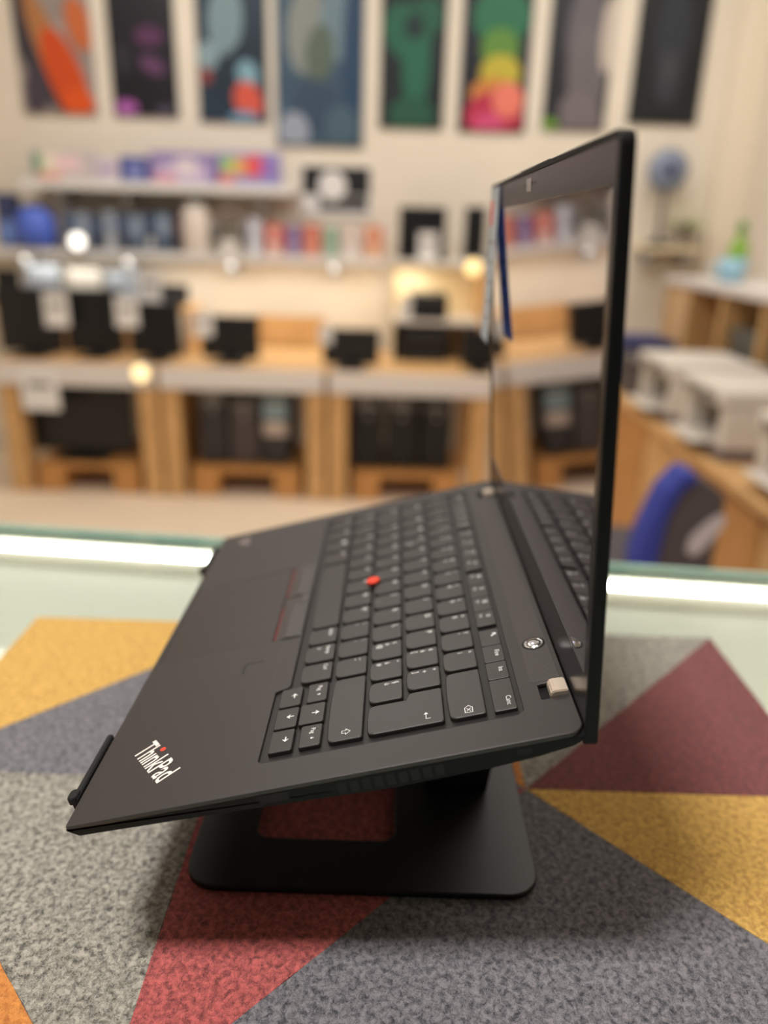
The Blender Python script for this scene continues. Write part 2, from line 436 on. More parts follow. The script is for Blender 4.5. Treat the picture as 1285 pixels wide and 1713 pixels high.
lap = thing('laptop', (0, 0, LZ), 'open black laptop facing left on a black metal stand', 'laptop', rot=(TILT, 0, 0))
ORG[lap.name] = Vector((0, 0, 0))
LW = 329.0; KR = 307.27; KP = 19.05; KL = KR - 15 * KP; KV = 94.86; RP = 18.64
# chassis: wedge profile in (v, w)
extrude_profile('base_body', [(0.3, -1.2), (0.6, -2.2), (4.9, -5.5), (50, -6.9), (81, -8.0), (143, -10.6), (185, -9.8), (204, -8.4), (219, -6.4), (224.2, -4.0), (224.2, -2.3), (0.6, -2.3)], 0.0, LW, M_sideshade, lap)
extrude_profile('base_belly', [(20, -6.0), (24, -7.2), (80, -10.4), (140, -11.4), (186, -11.4), (206, -8.6), (206, -6.0)], 16, LW - 16, M_sideshade, lap)
KX0, KX1, KY1 = 17.5, 310.6, 202.6
kb_hole = rrect(KX0, 91.0, KX1, KY1, 2.5, 3)
# keyboard opening with the arrow-key bay in the front right corner
kb_hole = [(KX0 + 2, 90.8), (250.5, 90.8), (252.6, 89.5), (253.2, 85.5), (255, 83.2), (308.5, 83.2), (310.6, 85.2), (KX1, KY1 - 2.5), (KX1 - 2.5, KY1), (KX0 + 2.5, KY1), (KX0, KY1 - 2.5), (KX0, 92.8)]
tp_hole = rrect(98.0, 3.4, 198.6, 72.6, 1.0, 2)
bt_hole = rrect(98.0, 73.4, 199.4, 90.3, 0.6, 2)
hg1 = rrect(291.6, 211.4, 303.4, 221.0, 0.8, 2); hg2 = rrect(LW - 303.4, 211.4, LW - 291.6, 221.0, 0.8, 2)
outer = rrect(0, 0.0, LW, 224.2, (1.5, 1.5, 6, 6), 6)
# tp + bt holes are joined across a thin bridge of deck; keep bt clear of the keyboard opening
bt_hole = rrect(98.0, 73.2, 199.4, 90.2, 0.6, 2)
deck = link('deck', holed_plate('deck', [outer] + [h[::-1] for h in (kb_hole, tp_hole, bt_hole, hg1, hg2)], -2.3, 0.0, 0.35), M_deck, lap)
link('keyboard_tray', prism_mesh('keyboard_tray', rrect(KX0 - 1, 82.4, KX1 + 1, KY1 + 1, 1), -2.29, -1.5), M_tray, lap)
for h in (hg1, hg2):
    pass
# sloped strip between palm rest and keyboard
for a, b in ((21.0, 97.0), (200.4, 252.2)):
    extrude_profile('keyboard_strip', [(79.8, -0.3), (80.0, 0.02), (90.2, -0.6), (90.6, -1.0), (90.6, -1.2), (80, -1.0)], a, b, M_decklit, lap)
link('touchpad', prism_mesh('touchpad', offset(tp_hole, .25), -2.0, -0.22, .2), M_pad, lap)
for nm, a, b, red in (('trackpoint_button', 98.3, 143.6, True), ('trackpoint_button', 144.1, 156.2, False), ('trackpoint_button', 156.7, 199.1, True)):
    o = extrude_profile(nm, [(73.5, -2.2), (73.5, -0.5), (79.6, 0.25), (80.2, 0.75), (89.2, 0.5), (90.0, 0.0), (90.0, -2.2)] if red else [(73.5, -2.2), (73.5, -0.6), (84, 0.2), (85, .7), (90.0, 0.3), (90.0, -2.2)], a, b, M_decklit, lap)
    if red: extrude_profile('red_stripe', [(73.55, -0.5), (73.55, -0.40), (74.1, -0.33), (74.1, -0.5)], a + .6, b - .6, M_redline, o)
fp = strokes_mesh([[(220, 70.6), (220, 62.4), (220.9, 61.2), (222.2, 60.7), (229.3, 60.7)]], 0.85, 0.0, 0.03)
link('fingerprint_mark', fp, M_hole, lap)
# speaker grille with a fine woven dot pattern
M_grille = mat('speaker_grille', (50, 47, 46), 0.5)
nt = M_grille.node_tree; b = nt.nodes['Principled BSDF']
tc = nt.nodes.new('ShaderNodeTexCoord'); mp = nt.nodes.new('ShaderNodeMapping'); mp.inputs['Scale'].default_value = (1, 1, 1)
br = nt.nodes.new('ShaderNodeTexBrick'); br.inputs['Scale'].default_value = 1000.0
br.inputs['Brick Width'].default_value = 1.25; br.inputs['Row Height'].default_value = 0.8; br.inputs['Mortar Size'].default_value = 0.24
br.inputs['Color1'].default_value = srgb(8, 8, 8); br.inputs['Color2'].default_value = srgb(10, 9, 9); br.inputs['Mortar'].default_value = srgb(64, 59, 57)
nt.links.new(tc.outputs['Object'], br.inputs['Vector']); nt.links.new(br.outputs['Color'], b.inputs['Base Color'])
link('speaker_grille', prism_mesh('speaker_grille', rrect(39.5, 208.6, 289.5, 222.0, .6, 2), -0.2, 0.18, .15), M_grille, lap)
pw = lathe('power_button', [(.0047, .0000), (.0047, .00042), (.0042, .00055), (.0040, .0003), (.0037, .0003), (.0036, .0006), (.002, .00075)], M_chrome, lap, (257.2 * MM, 215.6 * MM, 0.0001), 40)
lathe('power_ring', [(.0056, .0), (.0056, .00026), (.0048, .00026)], M_hole, pw, (257.2 * MM, 215.6 * MM, 0.00005), 40)
lathe('power_lamp', [(.0006, .0), (.0006, .00012)], M_blueled, pw, (258.0 * MM, 215.2 * MM, 0.00083), 12)
# hinges
for u0 in (291.9, LW - 303.1):
    P = [(215.2, -1.9), (215.4, 0.6), (216.2, 2.0), (217.6, 2.6), (223.4, 2.2), (223.9, -1.9)]
    o = extrude_profile('hinge', P, u0 + .4, u0 + 10.8, M_hinge, lap)
    bm = bmesh.new(); bm.from_mesh(o.data); bmesh.ops.bevel(bm, geom=bm.edges[:], offset=.0005, segments=2, affect='EDGES'); bm.to_mesh(o.data); bm.free()
# vent and ports in the right side wall
for k in range(9):
    v = 120 + k * 5.2
    box('vent_slot', LW * MM - .0006, LW * MM + .00012, v * MM, (v + 3.6) * MM, -.0088, -.0034, M_hole, lap)
box('usb_port', LW * MM - .001, LW * MM + .00015, .086, .099, -.0066, -.0028, M_hole, lap)
box('lock_slot', LW * MM - .001, LW * MM + .00015, .196, .202, -.0062, -.0034, M_hole, lap)
# palm-rest logo: lettering laid along a slanted baseline
def place_text(t, size, p0, ang, m, parent, name, sx=1.0, shear=0.0, z=0.02, spacing=1.0):
    o = link(name, text_mesh(t, size, 0.02, shear, spacing).copy(), m, parent)
    o.data.transform(Matrix.Translation((p0[0] * MM, p0[1] * MM, z * MM)) @ Matrix.Rotation(ang, 4, 'Z') @ Matrix.Diagonal((sx, 1, 1, 1)))
    return o
lm = text_mesh('Th\u0131nkPad', 14.2, 0.03, 0.0, 1.0, 0.16).copy()
xs = [v.co.x for v in lm.vertices]; ys = [v.co.y for v in lm.vertices]
wx, wy = max(xs) - min(xs), max(ys)
A = Vector((284.3, 16.4)); BX = (Vector((310.6, 36.5)) - A); BY = Vector((-8.0, 8.9))
mn = min(xs)
for v in lm.vertices:
    a = (v.co.x - mn) / wx; bb = v.co.y / wy
    p = A + BX * a + BY * bb; v.co = Vector((p.x * MM, p.y * MM, v.co.z + .00004))
logo = link('logo', lm, M_logo, lap); logo['label'] = 'pale ThinkPad lettering with a red dot on the i'
dp = A + BX * 0.335 + BY * 0.97
lathe('logo_dot', [(.0014, 0), (.0014, .00006)], M_red, logo, (dp.x * MM, dp.y * MM, .00005), 16)
link('palm_mark', polys_mesh([rrect(13, 21, 17.5, 25, 1.5), rrect(17, 17, 22, 21.5, 1.5), rrect(21.5, 22, 26, 26, 1.5)]), mat('mark_grey', (140, 128, 124), .6), lap)

# ---- keys
def key_outline(wd, dp, kind):
    g = 1.15
    if kind == 'f': return rrect(.25, .25, wd - .25, dp - .25, .7, 2)
    if kind == 'sq': return rrect(.7, .5, wd - .7, dp - .5, 1.1, 3)
    P = []
    x0, y0, x1, y1 = g, 1.5, wd - g, dp - 1.3
    r = 3.0
    for cx, cy, a0, rr in ((x0 + r, y0 + r, 180, r), (x1 - r, y0 + r, 270, r), (x1 - 1.2, y1 - 1.2, 0, 1.2), (x0 + 1.2, y1 - 1.2, 90, 1.2)):
        n = 5 if rr > 2 else 3
        for k in range(n + 1):
            a = math.radians(a0 + 90 * k / n); P.append([cx + rr * math.cos(a), cy + rr * math.sin(a)])
    # bowed front edge
    out = []
    for x, y in P:
        t = (x - x0) / (x1 - x0)
        if y < y0 + r: y -= 0.9 * math.sin(math.pi * max(0, min(1, t))) ** 0.7 * (1 - (y - y0) / r)
        out.append((x, y))
    i = 5
    mid = [(x0 + r + (x1 - x0 - 2 * r) * k / 6, y0 - 0.9 * math.sin(math.pi * (r + (x1 - x0 - 2 * r) * k / 6) / (x1 - x0)) ** .7) for k in range(1, 6)]
    return out[:6] + mid + out[6:]
KM = {}
KT = 0.75
def key(u, v, wd, dp, kind='n', glyphs=(), outline=None, mats=None):
    """one key cap with its printed legends; u, v = front left corner in the deck frame"""
    kk = (round(wd, 2), round(dp, 2), kind)
    if outline: me = prism_mesh('key', outline, -1.5, KT, .55, chz=.5)
    else:
        if kk not in KM: KM[kk] = prism_mesh('key', key_outline(wd, dp, kind), -1.5, KT if kind != 'f' else .35, .55 if kind != 'f' else .3, chz=.5 if kind != 'f' else .3)
        me = KM[kk]
    o = bpy.data.objects.new('key', me); COL.objects.link(o)
    if not me.materials: me.materials.append(M_key)
    o.parent = lap; o.location = (u * MM, v * MM, 0)
    zt = (KT if kind != 'f' else .35)
    for gph in glyphs:
        if isinstance(gph[0], str):
            t, x, y, size = gph
            L = bpy.data.objects.new('legend', text_mesh(t, size)); 
            L.location = (x * MM, y * MM, (zt + .03) * MM)
        else:
            me2, x, y = gph
            L = bpy.data.objects.new('legend', me2); L.location = (x * MM, y * MM, zt * MM)
        COL.objects.link(L); L.parent = o
        if not L.data.materials: L.data.materials.append(M_leg)
    return o
row = lambda i: KV + RP * i
def letter(ch): return [(ch, 3.2, 12.3, 4.6)]
def two(a, b_, c=None):
    g = [(a, 3.0, 13.0, 3.9), (b_, 3.0, 8.6, 3.9)]
    if c: g.append((c, 3.0, 4.4, 3.9))
    return g
# number row
nums = [('|', '\\'), ('!', '1'), ('"', '2'), ('\u00a3', '3'), ('$', '4'), ('%', '5'), ('&', '6'), ('/', '7'), ('(', '8'), (')', '9'), ('=', '0'), ('?', "'"), ('^', '\u00ec')]
for i, (a, b_) in enumerate(nums): key(KL + i * KP, row(4), KP, RP, 'n', two(a, b_))
bs = strokes_mesh([[(-2.6, 0), (-1.2, 1.7), (2.4, 1.7), (2.4, -1.7), (-1.2, -1.7), (-2.6, 0)], [(-.6, .9), (1.3, -.9)], [(-.6, -.9), (1.3, .9)]], .32)
key(KL + 13 * KP, row(4), 2 * KP, RP, 'n', [(bs, 2 * KP - 6.2, 13.4 - 3.5)])
# Q row
tabg = strokes_mesh([[(-2, .8), (2, .8)], [(1, 1.5), (2, .8), (1, .1)], [(2, -.8), (-2, -.8)], [(-1, -.1), (-2, -.8), (-1, -1.5)]], .3)
key(KL, row(3), 1.5 * KP, RP, 'n', [(tabg, 6, 13)])
for i, ch in enumerate('QWERTYUIOP'): key(KL + (1.5 + i) * KP, row(3), KP, RP, 'n', letter(ch) + ([('\u20ac', 10.5, 4.4, 3.9)] if ch == 'E' else []))
key(KL + 11.5 * KP, row(3), KP, RP, 'n', two('\u00e9', '\u00e8', '['))
key(KL + 12.5 * KP, row(3), KP, RP, 'n', two('*', '+', ']'))
# A row
lockg = strokes_mesh([[(-1.4, -1.6), (1.4, -1.6), (1.4, .2), (-1.4, .2), (-1.4, -1.6)], [(-.8, .2), (-.8, 1.3), (.8, 1.3), (.8, .2)]], .3)
key(KL, row(2), 1.75 * KP, RP, 'n', [(lockg, 5, 13)])
for i, ch in enumerate('ASDFGHJKL'): key(KL + (1.75 + i) * KP, row(2), KP, RP, 'n', letter(ch) + ([('_', 8.2, 4.0, 3.6)] if ch in 'FJ' else []))
key(KL + 10.75 * KP, row(2), KP, RP, 'n', two('\u00e7', '\u00f2', '@'))
key(KL + 11.75 * KP, row(2), KP, RP, 'n', two('\u00b0', '\u00e0', '#'))
key(KL + 12.75 * KP, row(2), KP, RP, 'n', two('\u00a7', '\u00f9'))
# enter key spanning two rows
g = 1.15
ex0, ex1, exr = 13.5 * KP + g, 13.75 * KP + g, 15 * KP - g
eo = [(ex1 + 2.4, 1.0), ((ex1 + exr) / 2, 0.6), (exr - 2.8, 1.0), (exr - .8, 1.9), (exr, 4.0), (exr, 2 * RP - 2.3), (exr - 1, 2 * RP - 1.3), (ex0 + 1, 2 * RP - 1.3), (ex0, 2 * RP - 2.3), (ex0, RP + 3.2), (ex0 + .9, RP + 1.6), (ex0 + 2.6, RP + .9), (ex1 + .0, RP + .4), (ex1, RP - 1.2), (ex1, 4.0), (ex1 + .8, 1.9)]
arr = strokes_mesh([[(2.2, 1.6), (2.2, -.3), (-2.2, -.3)]], .34)
eg = polys_mesh([[(-2.6, -.3), (-1.0, .8), (-1.0, -1.4)]])
key(KL, row(2), 0, 0, 'x', [(arr, exr - 6.2, 2 * RP - 9), (eg, exr - 6.2, 2 * RP - 9)], outline=eo)
# Z row
shg = strokes_mesh([[(0, 2.2), (-2.0, 0.1), (-.9, 0.1), (-.9, -1.7), (.9, -1.7), (.9, 0.1), (2.0, 0.1), (0, 2.2)]], .34)
key(KL, row(1), 1.25 * KP, RP, 'n', [(shg, 5.5, 12.6)])
key(KL + 1.25 * KP, row(1), KP, RP, 'n', two('>', '<'))
for i, ch in enumerate('ZXCVBNM'): key(KL + (2.25 + i) * KP, row(1), KP, RP, 'n', letter(ch))
for i, (a, b_) in enumerate(((';', ','), (':', '.'), ('_', '-'))): key(KL + (9.25 + i) * KP, row(1), KP, RP, 'n', [(a, 3.0, 14.0, 4.4), (b_, 3.0, 10.2, 4.4)])
key(KL + 12.25 * KP, row(1), 2.75 * KP, RP, 'n', [(shg, 2.75 * KP - 7, 9.6)])
# bottom row
B0, SP0, SP1, RC = KL, 106.4, 196.8, 253.6
bw = (SP0 - B0) / 4
wing = polys_mesh([[(-1.6, -1.6), (-.1, -1.6), (-.1, -.1), (-1.6, -.1)], [(.1, -1.6), (1.6, -1.6), (1.6, -.1), (.1, -.1)], [(-1.6, .1), (-.1, .1), (-.1, 1.6), (-1.6, 1.6)], [(.1, .1), (1.6, .1), (1.6, 1.6), (.1, 1.6)]])
for i, t in enumerate(('Fn', 'Ctrl', None, 'Alt')): key(B0 + i * bw, row(0), bw, RP, 'n', [(t, 3.0, 12.6, 3.3)] if t else [(wing, 5.5, 13)])
key(SP0, row(0), SP1 - SP0, RP, 'n')
rw = (RC - SP1) / 3
for i, t in enumerate(('AltGr', 'Stamp', 'Ctrl')): key(SP1 + i * rw, row(0), rw, RP, 'n', [(t, 3.0, 12.6, 3.2)] + ([(strokes_mesh([[(-.9, -.9), (.9, .9)], [(-1, 1), (0, 1.2), (.6, .4), (0, -.4), (-1, -.2)]], .22), 4.4, 8.0)] if i == 1 else []))
aw = (306.4 - 254.4) / 3
def arrow_mesh(ang):
    c, s = math.cos(ang), math.sin(ang); R_ = lambda x, y: (x * c - y * s, x * s + y * c)
    return polys_mesh([[R_(0, 1.9), R_(-1.7, -.1), R_(0, .45), R_(1.7, -.1)], [R_(-.3, .5), R_(-.3, -1.8), R_(.3, -1.8), R_(.3, .5)]])
for i, a in enumerate((math.pi / 2, math.pi, -math.pi / 2)): key(254.4 + i * aw, 86.6, aw, 12.2, 'sq', [(arrow_mesh(a), aw / 2 - .5, 8.0)])
key(254.4 + aw, 98.6, aw, 13.4, 'sq', [(arrow_mesh(0), aw / 2, 8.6)])
for i, a in ((0, 0), (2, math.pi)): key(254.4 + i * aw, 100.8, aw, 11.2, 'sq', [('Pag', 3.4, 5.6, 3.1), (polys_mesh([[(0, .9 if a == 0 else -.9), (-.9, 0), (.9, 0)], [(-.25, 0), (-.25, -.9 if a == 0 else .9), (.25, -.9 if a == 0 else .9), (.25, 0)]]), 10.9, 6.6)])
# function row
FV, FD = 190.0, 10.6
frow = [(21.5, 38.0, 'Esc')]
for i in range(4): frow.append((39.4 + i * 13.0, 52.4 + i * 13.0, 'F%d' % (i + 1)))
for i in range(4): frow.append((95.0 + i * 16.5, 111.5 + i * 16.5, 'F%d' % (i + 5)))
for i in range(4): frow.append((165.0 + i * 16.5, 181.5 + i * 16.5, 'F%d' % (i + 9)))
frow += [(235.2, 251.2, None), (251.2, 266.8, 'Fine'), (266.8, 281.8, 'Ins'), (281.8, 306.4, 'Canc')]
star = [(1.4 * (1 if k % 2 == 0 else .45) * math.sin(math.pi * k / 5), 1.4 * (1 if k % 2 == 0 else .45) * math.cos(math.pi * k / 5)) for k in range(11)]
ic_star = strokes_mesh([star], .26)
ic_book = strokes_mesh([[(-1.5, -1.2), (1.5, -1.2), (1.5, 1.2), (-1.5, 1.2), (-1.5, -1.2)], [(-.8, .4), (.8, .4)], [(-.8, -.4), (.8, -.4)], [(0, -1.2), (0, 1.2)]], .24)
ic_bt = strokes_mesh([[(-.8, -.8), (.8, .8), (0, 1.6), (0, -1.6), (.8, -.8), (-.8, .8)]], .26)
ic_globe = strokes_mesh([[(1.3 * math.cos(k * .628), 1.3 * math.sin(k * .628)) for k in range(11)], [(-1.3, 0), (1.3, 0)], [(0, -1.3), (0, 1.3)], [(-1, .7), (1, .7)], [(-1, -.7), (1, -.7)]], .24)
ic_gen = strokes_mesh([[(-1.2, -.8), (0, -.8), (1, -1.4), (1, 1.4), (0, .8), (-1.2, .8), (-1.2, -.8)]], .26)
home_arrow = polys_mesh([[(-1.6, 1.4), (.6, 1.4), (-1.6, -.8)], [(-.9, .3), (-.3, .9), (1.5, -.9), (.9, -1.5)]])
for a, b_, t in frow:
    gl = []
    if t is None: gl = [(home_arrow, 6.0, 7.6)]
    elif t[0] == 'F' and t[1:].isdigit():
        ic = {12: ic_star, 11: ic_book, 10: ic_bt, 9: ic_globe}.get(int(t[1:]), ic_gen)
        gl = [(t, 3.4, 2.6, 2.3), (ic, 6.0, 7.4)]
    elif t == 'Canc': gl = [(t, b_ - a - 10.6, 6.4, 3.4)]
    else: gl = [(t, 5.0, 6.2, 3.4)]
    key(a, FV, b_ - a, FD, 'f', gl)
lathe('trackpoint', [(.0026, -.001), (.0026, .0012), (.0042, .0018), (.0043, .0026), (.0034, .0033), (.0018, .0036)], M_red, lap, ((KL + 6.75 * KP) * MM, row(2) * MM, 0), 24)

# ---- lid
LT = math.radians(78.96)
lid = link('lid', holed_plate('lid', [rrect(-.3, -6.5, LW + .3, 219.4, (2.5, 2.5, 5, 5), 5)], -5.0, -0.6, .5), M_sideshade, lap)
lid.location = (0, .2244, -.0013); lid.rotation_euler = (LT, 0, 0)
link('lid_rim', holed_plate('lid_rim', [rrect(-.3, -6.5, LW + .3, 219.6, (2.5, 2.5, 5, 5), 5), rrect(1.6, -5.5, LW - 1.6, 217.4, 3, 5)[::-1]], -3.0, 0.35, .3), M_sideshade, lid)
SX0, SX1, SY0, SY1 = 8.5, 320.5, 23.0, 203.4
link('bezel', holed_plate('bezel', [rrect(1.9, -5.0, LW - 1.9, 217.1, 3, 5), rrect(SX0, SY0, SX1, SY1, .5, 2)[::-1]], -1.0, 0.0, .15), M_bezel, lid)
link('screen', prism_mesh('screen', rrect(SX0 - 1, SY0 - 1, SX1 + 1, SY1 + 1, .5, 2), -.9, -.35), M_screen, lid)
extrude_profile('bezel_glint', [(SY0 - .4, -.2), (SY0 - .4, .12), (SY0, .12), (SY0, -.2)], SX0, SX1, M_decklit, lid)  # pale line paints in the light caught along the lower bezel
link('webcam_shutter', prism_mesh('webcam_shutter', rrect(152.0, 208.6, 166.5, 215.2, 2.6, 5), -.1, .3, .2), M_chrome, lid)
for u in (146, 170.5, 178): lathe('microphone_hole', [(.0007, 0), (.0007, .00005)], M_hole, lid, (u * MM, .2122, .00002), 10)
link('antenna_bump', prism_mesh('antenna_bump', rrect(120, -4.2, 205, -1.0, 1.2, 3), 217.6, 220.6, .6), M_sideshade, lid).matrix_local = Matrix(((1, 0, 0, 0), (0, 0, 1, 0), (0, 1, 0, 0), (0, 0, 0, 1)))

# ---- price card hanging from the far corner of the lid
M_cardback = mat('card_back_blue', (156, 172, 222), .7)
pc = thing('price_card', (0, .0, 0), 'narrow white price card with a red mark hanging from the far lid corner', 'price card')
lidM = Matrix.Translation((0, 0, LZ)) @ Matrix.Rotation(TILT, 4, 'X') @ Matrix.Translation((0, .2244, -.0013)) @ Matrix.Rotation(LT, 4, 'X')
ORG[pc.name] = Vector((0, 0, 0)); pc.matrix_world = lidM @ Matrix.Translation((0, .2172, 0))
def card(name, u0, u1, q0, q1, zoff, th, m, parent):
    bm = bmesh.new(); n = 14; V = []
    for k in range(n + 1):
        qv = q0 + (q1 - q0) * k / n
        t = -qv / 101.0
        z = .7 + 7.2 * t ** 1.25 + zoff; r = []
        for u in (u0, u1):
            zz = z + (.8 * t if u == u1 else 0)
            r += [bm.verts.new((u * MM, qv * MM, zz * MM)), bm.verts.new((u * MM, qv * MM, (zz + th) * MM))]
        V.append(r)
    for a, b in zip(V, V[1:]):
        bm.faces.new((a[0], a[2], b[2], b[0])); bm.faces.new((a[1], b[1], b[3], a[3])); bm.faces.new((a[0], b[0], b[1], a[1])); bm.faces.new((a[2], a[3], b[3], b[2]))
    bm.faces.new((V[0][0], V[0][1], V[0][3], V[0][2])); bm.faces.new((V[-1][0], V[-1][2], V[-1][3], V[-1][1]))
    bmesh.ops.recalc_face_normals(bm, faces=bm.faces[:])
    return link(name, bm_mesh(bm, name), m, parent)
def translucent(m, k=.5):
    nt = m.node_tree; b = nt.nodes['Principled BSDF']; tr = nt.nodes.new('ShaderNodeBsdfTranslucent'); mx = nt.nodes.new('ShaderNodeMixShader')
    tr.inputs['Color'].default_value = b.inputs['Base Color'].default_value; mx.inputs[0].default_value = k
    out = [n for n in nt.nodes if n.type == 'OUTPUT_MATERIAL'][0]
    nt.links.new(b.outputs[0], mx.inputs[1]); nt.links.new(tr.outputs[0], mx.inputs[2]); nt.links.new(mx.outputs[0], out.inputs[0]); return m
card('blue_backing', 2, 47, 0, -101, 0, .12, translucent(M_cardback, .8), pc)
front = card('printed_sheet', 2, 47, 0, -101, .13, .12, translucent(mat('card_front', (216, 218, 220), .7), .6), pc)
card('red_mark', 6, 20, -8, -24, .26, .03, mat('red_print', (214, 84, 78), .6), front)
for q0 in (-34, -47, -60, -73, -84): card('print_line', 10, 10 + random.uniform(14, 30), q0, q0 - 2.2, .26, .03, M_grey, front)

# ================================================================ SHOP BEHIND: wall posters
def poster(px0, px1, py1, base, blobs, lab, z_top=1.75):
    """wall poster: a backing sheet plus flat printed colour shapes. blobs: (cx, cy, rx, ry, rotation, rgb) in 0..1 of the lower part that shows"""
    c0 = atX(px0, py1 * .5, WX + .02); c1 = atX(px1, py1 * .5, WX + .02); zb = atX((px0 + px1) / 2, py1, WX + .02).z
    zt = atX((px0 + px1) / 2, 0, WX + .02).z
    yc = (c0.y + c1.y) / 2; wd = c1.y - c0.y
    t = thing('poster', (WX + .004, yc, zb), lab, 'poster', 'tall posters along the back wall')
    box('backing', WX + .001, WX + .018, c0.y, c1.y, zb, z_top, mat('poster_base', base, .45, noise=(9, .25)), t, .002)
    og = ORG[t.name]
    for k, (cx, cy, rx, ry, ro, rgb) in enumerate(blobs):
        bm = bmesh.new(); N = 20; P = []
        for i in range(N):
            a = 2 * math.pi * i / N; x, y = rx * math.cos(a), ry * math.sin(a)
            X2, Y2 = x * math.cos(ro) - y * math.sin(ro), x * math.sin(ro) + y * math.cos(ro)
            y_ = min(.995, max(.005, cx + X2)) * wd + c0.y; z_ = max(zb + .004, zt + (zb - zt) * min(.99, (cy + Y2)))
            P.append(bm.verts.new(Vector((WX + .0185 + .0006 * (k + 1), y_, min(z_, z_top - .01))) - og))
        bm.faces.new(P[::-1] if False else P); bmesh.ops.recalc_face_normals(bm, faces=bm.faces[:])
        for f in bm.faces:
            if f.normal.x < 0: f.normal_flip()
        link('printed_shape', bm_mesh(bm, 'printed_shape'), mat('poster_ink', rgb, .5), t)
    return t
poster(28, 155, 190, (150, 140, 136), [(.25, .35, .25, .75, -.5, (60, 56, 66)), (.45, .45, .16, .6, -.45, (176, 120, 74)), (.62, .66, .22, .48, -.5, (206, 78, 28)), (.75, .9, .22, .14, 0, (222, 86, 28)), (.85, .2, .16, .25, -.4, (196, 104, 58)), (.2, .85, .14, .3, 0, (70, 62, 74))], 'grey poster with orange diagonal streaks, leftmost on the back wall')
poster(183, 293, 194, (16, 14, 26), [(.62, .3, .22, .09, 0, (84, 42, 80)), (.65, .55, .2, .08, .2, (92, 56, 92)), (.2, .93, .18, .07, 0, (170, 92, 170)), (.2, .5, .14, .14, 0, (36, 34, 44)), (.8, .96, .15, .05, 0, (76, 70, 88))], 'black poster with small pink spots on the back wall')
poster(330, 446, 203, (24, 44, 62), [(.42, .15, .25, .3, .3, (116, 140, 148)), (.15, .45, .16, .12, 0, (128, 152, 160)), (.6, .5, .4, .14, -.5, (20, 38, 54)), (.72, .6, .16, .12, .2, (120, 160, 176)), (.72, .82, .22, .16, .3, (206, 84, 66)), (.65, .97, .22, .06, 0, (96, 148, 178)), (.12, .62, .08, .07, 0, (140, 60, 56))], 'dark blue poster with a red and pale blue figure on the back wall')
poster(462, 608, 244, (58, 82, 102), [(.35, .2, .22, .3, .2, (128, 134, 130)), (.7, .15, .2, .25, 0, (104, 126, 138)), (.88, .4, .12, .6, 0, (32, 62, 92)), (.5, .35, .16, .2, .3, (84, 98, 88)), (.45, .72, .3, .18, 0, (48, 68, 92)), (.2, .9, .18, .14, 0, (150, 158, 172)), (.75, .85, .2, .15, 0, (66, 92, 108))], 'slate blue poster with pale clouds, lowest hanging on the back wall')
poster(637, 745, 214, (16, 26, 32), [(.4, .25, .38, .22, .2, (30, 92, 70)), (.55, .5, .22, .4, 0, (32, 96, 74)), (.5, .9, .36, .16, 0, (28, 82, 62)), (.7, .12, .25, .15, 0, (26, 84, 62)), (.5, .2, .14, .1, 0, (18, 40, 44))], 'black poster with dim green glow on the back wall')
poster(772, 886, 220, (20, 24, 36), [(.55, .12, .42, .22, 0, (34, 104, 72)), (.55, .36, .28, .16, 0, (88, 132, 52)), (.58, .54, .3, .14, 0, (184, 170, 56)), (.5, .7, .36, .12, 0, (196, 128, 60)), (.52, .88, .44, .2, 0, (178, 42, 72)), (.72, .75, .24, .14, 0, (226, 122, 104)), (.45, .95, .24, .1, 0, (206, 74, 120))], 'dark poster with rainbow glow from green to pink on the back wall')
poster(916, 1022, 218, (30, 32, 40), [(.55, .2, .28, .35, .3, (96, 90, 96)), (.62, .55, .3, .4, -.3, (104, 98, 102)), (.6, .9, .36, .22, .2, (112, 104, 108)), (.92, .25, .12, .3, 0, (190, 178, 168)), (.1, .97, .14, .06, 0, (110, 158, 48))], 'dark grey poster with a smoky swirl and green corner on the back wall')
poster(1062, 1180, 208, (16, 19, 26), [(.5, .3, .24, .4, 0, (36, 42, 54)), (.5, .6, .2, .25, 0, (44, 48, 58)), (.5, .55, .08, .12, 0, (60, 62, 68))], 'plain black poster with faint grey haze, rightmost on the back wall')

# ---------------------------------------------------------------- wall shelves and what stands on them
SXF = -3.58        # front edge of the wall shelves
def wall_shelf(px0, px1, z, lab, XF=SXF):
    y0_ = atX(px0, 400, XF).y; y1_ = atX(px1, 400, XF).y
    t = thing('wall_shelf', (XF, (y0_ + y1_) / 2, z - .03), lab, 'shelf', 'white wall shelves')
    box('shelf_board', WX + .001, XF, y0_, y1_, z - .03, z, M_white, t, .003)
    box('price_rail', XF, XF + .006, y0_, y1_, z - .036, z + .006, M_paper, t)
    n = 4
    for k in range(n):
        y = y0_ + (y1_ - y0_) * (k + .5) / n
        box('bracket', WX + .001, XF - .06, y - .012, y + .012, z - .11, z - .0305, M_silver, t)
    return t
ZA = atX(300, 308, SXF).z; ZB = atX(300, 424, SXF).z
wall_shelf(44, 490, ZA, 'upper white wall shelf carrying colourful keyboard boxes')
wall_shelf(-60, 646, ZB, 'long lower white wall shelf with small boxes and headphones')
area('shelf_strip_light', (SXF - .06, -.8, ZB - .045), .02, 2.2, 6.5, (1.0, .94, .82))
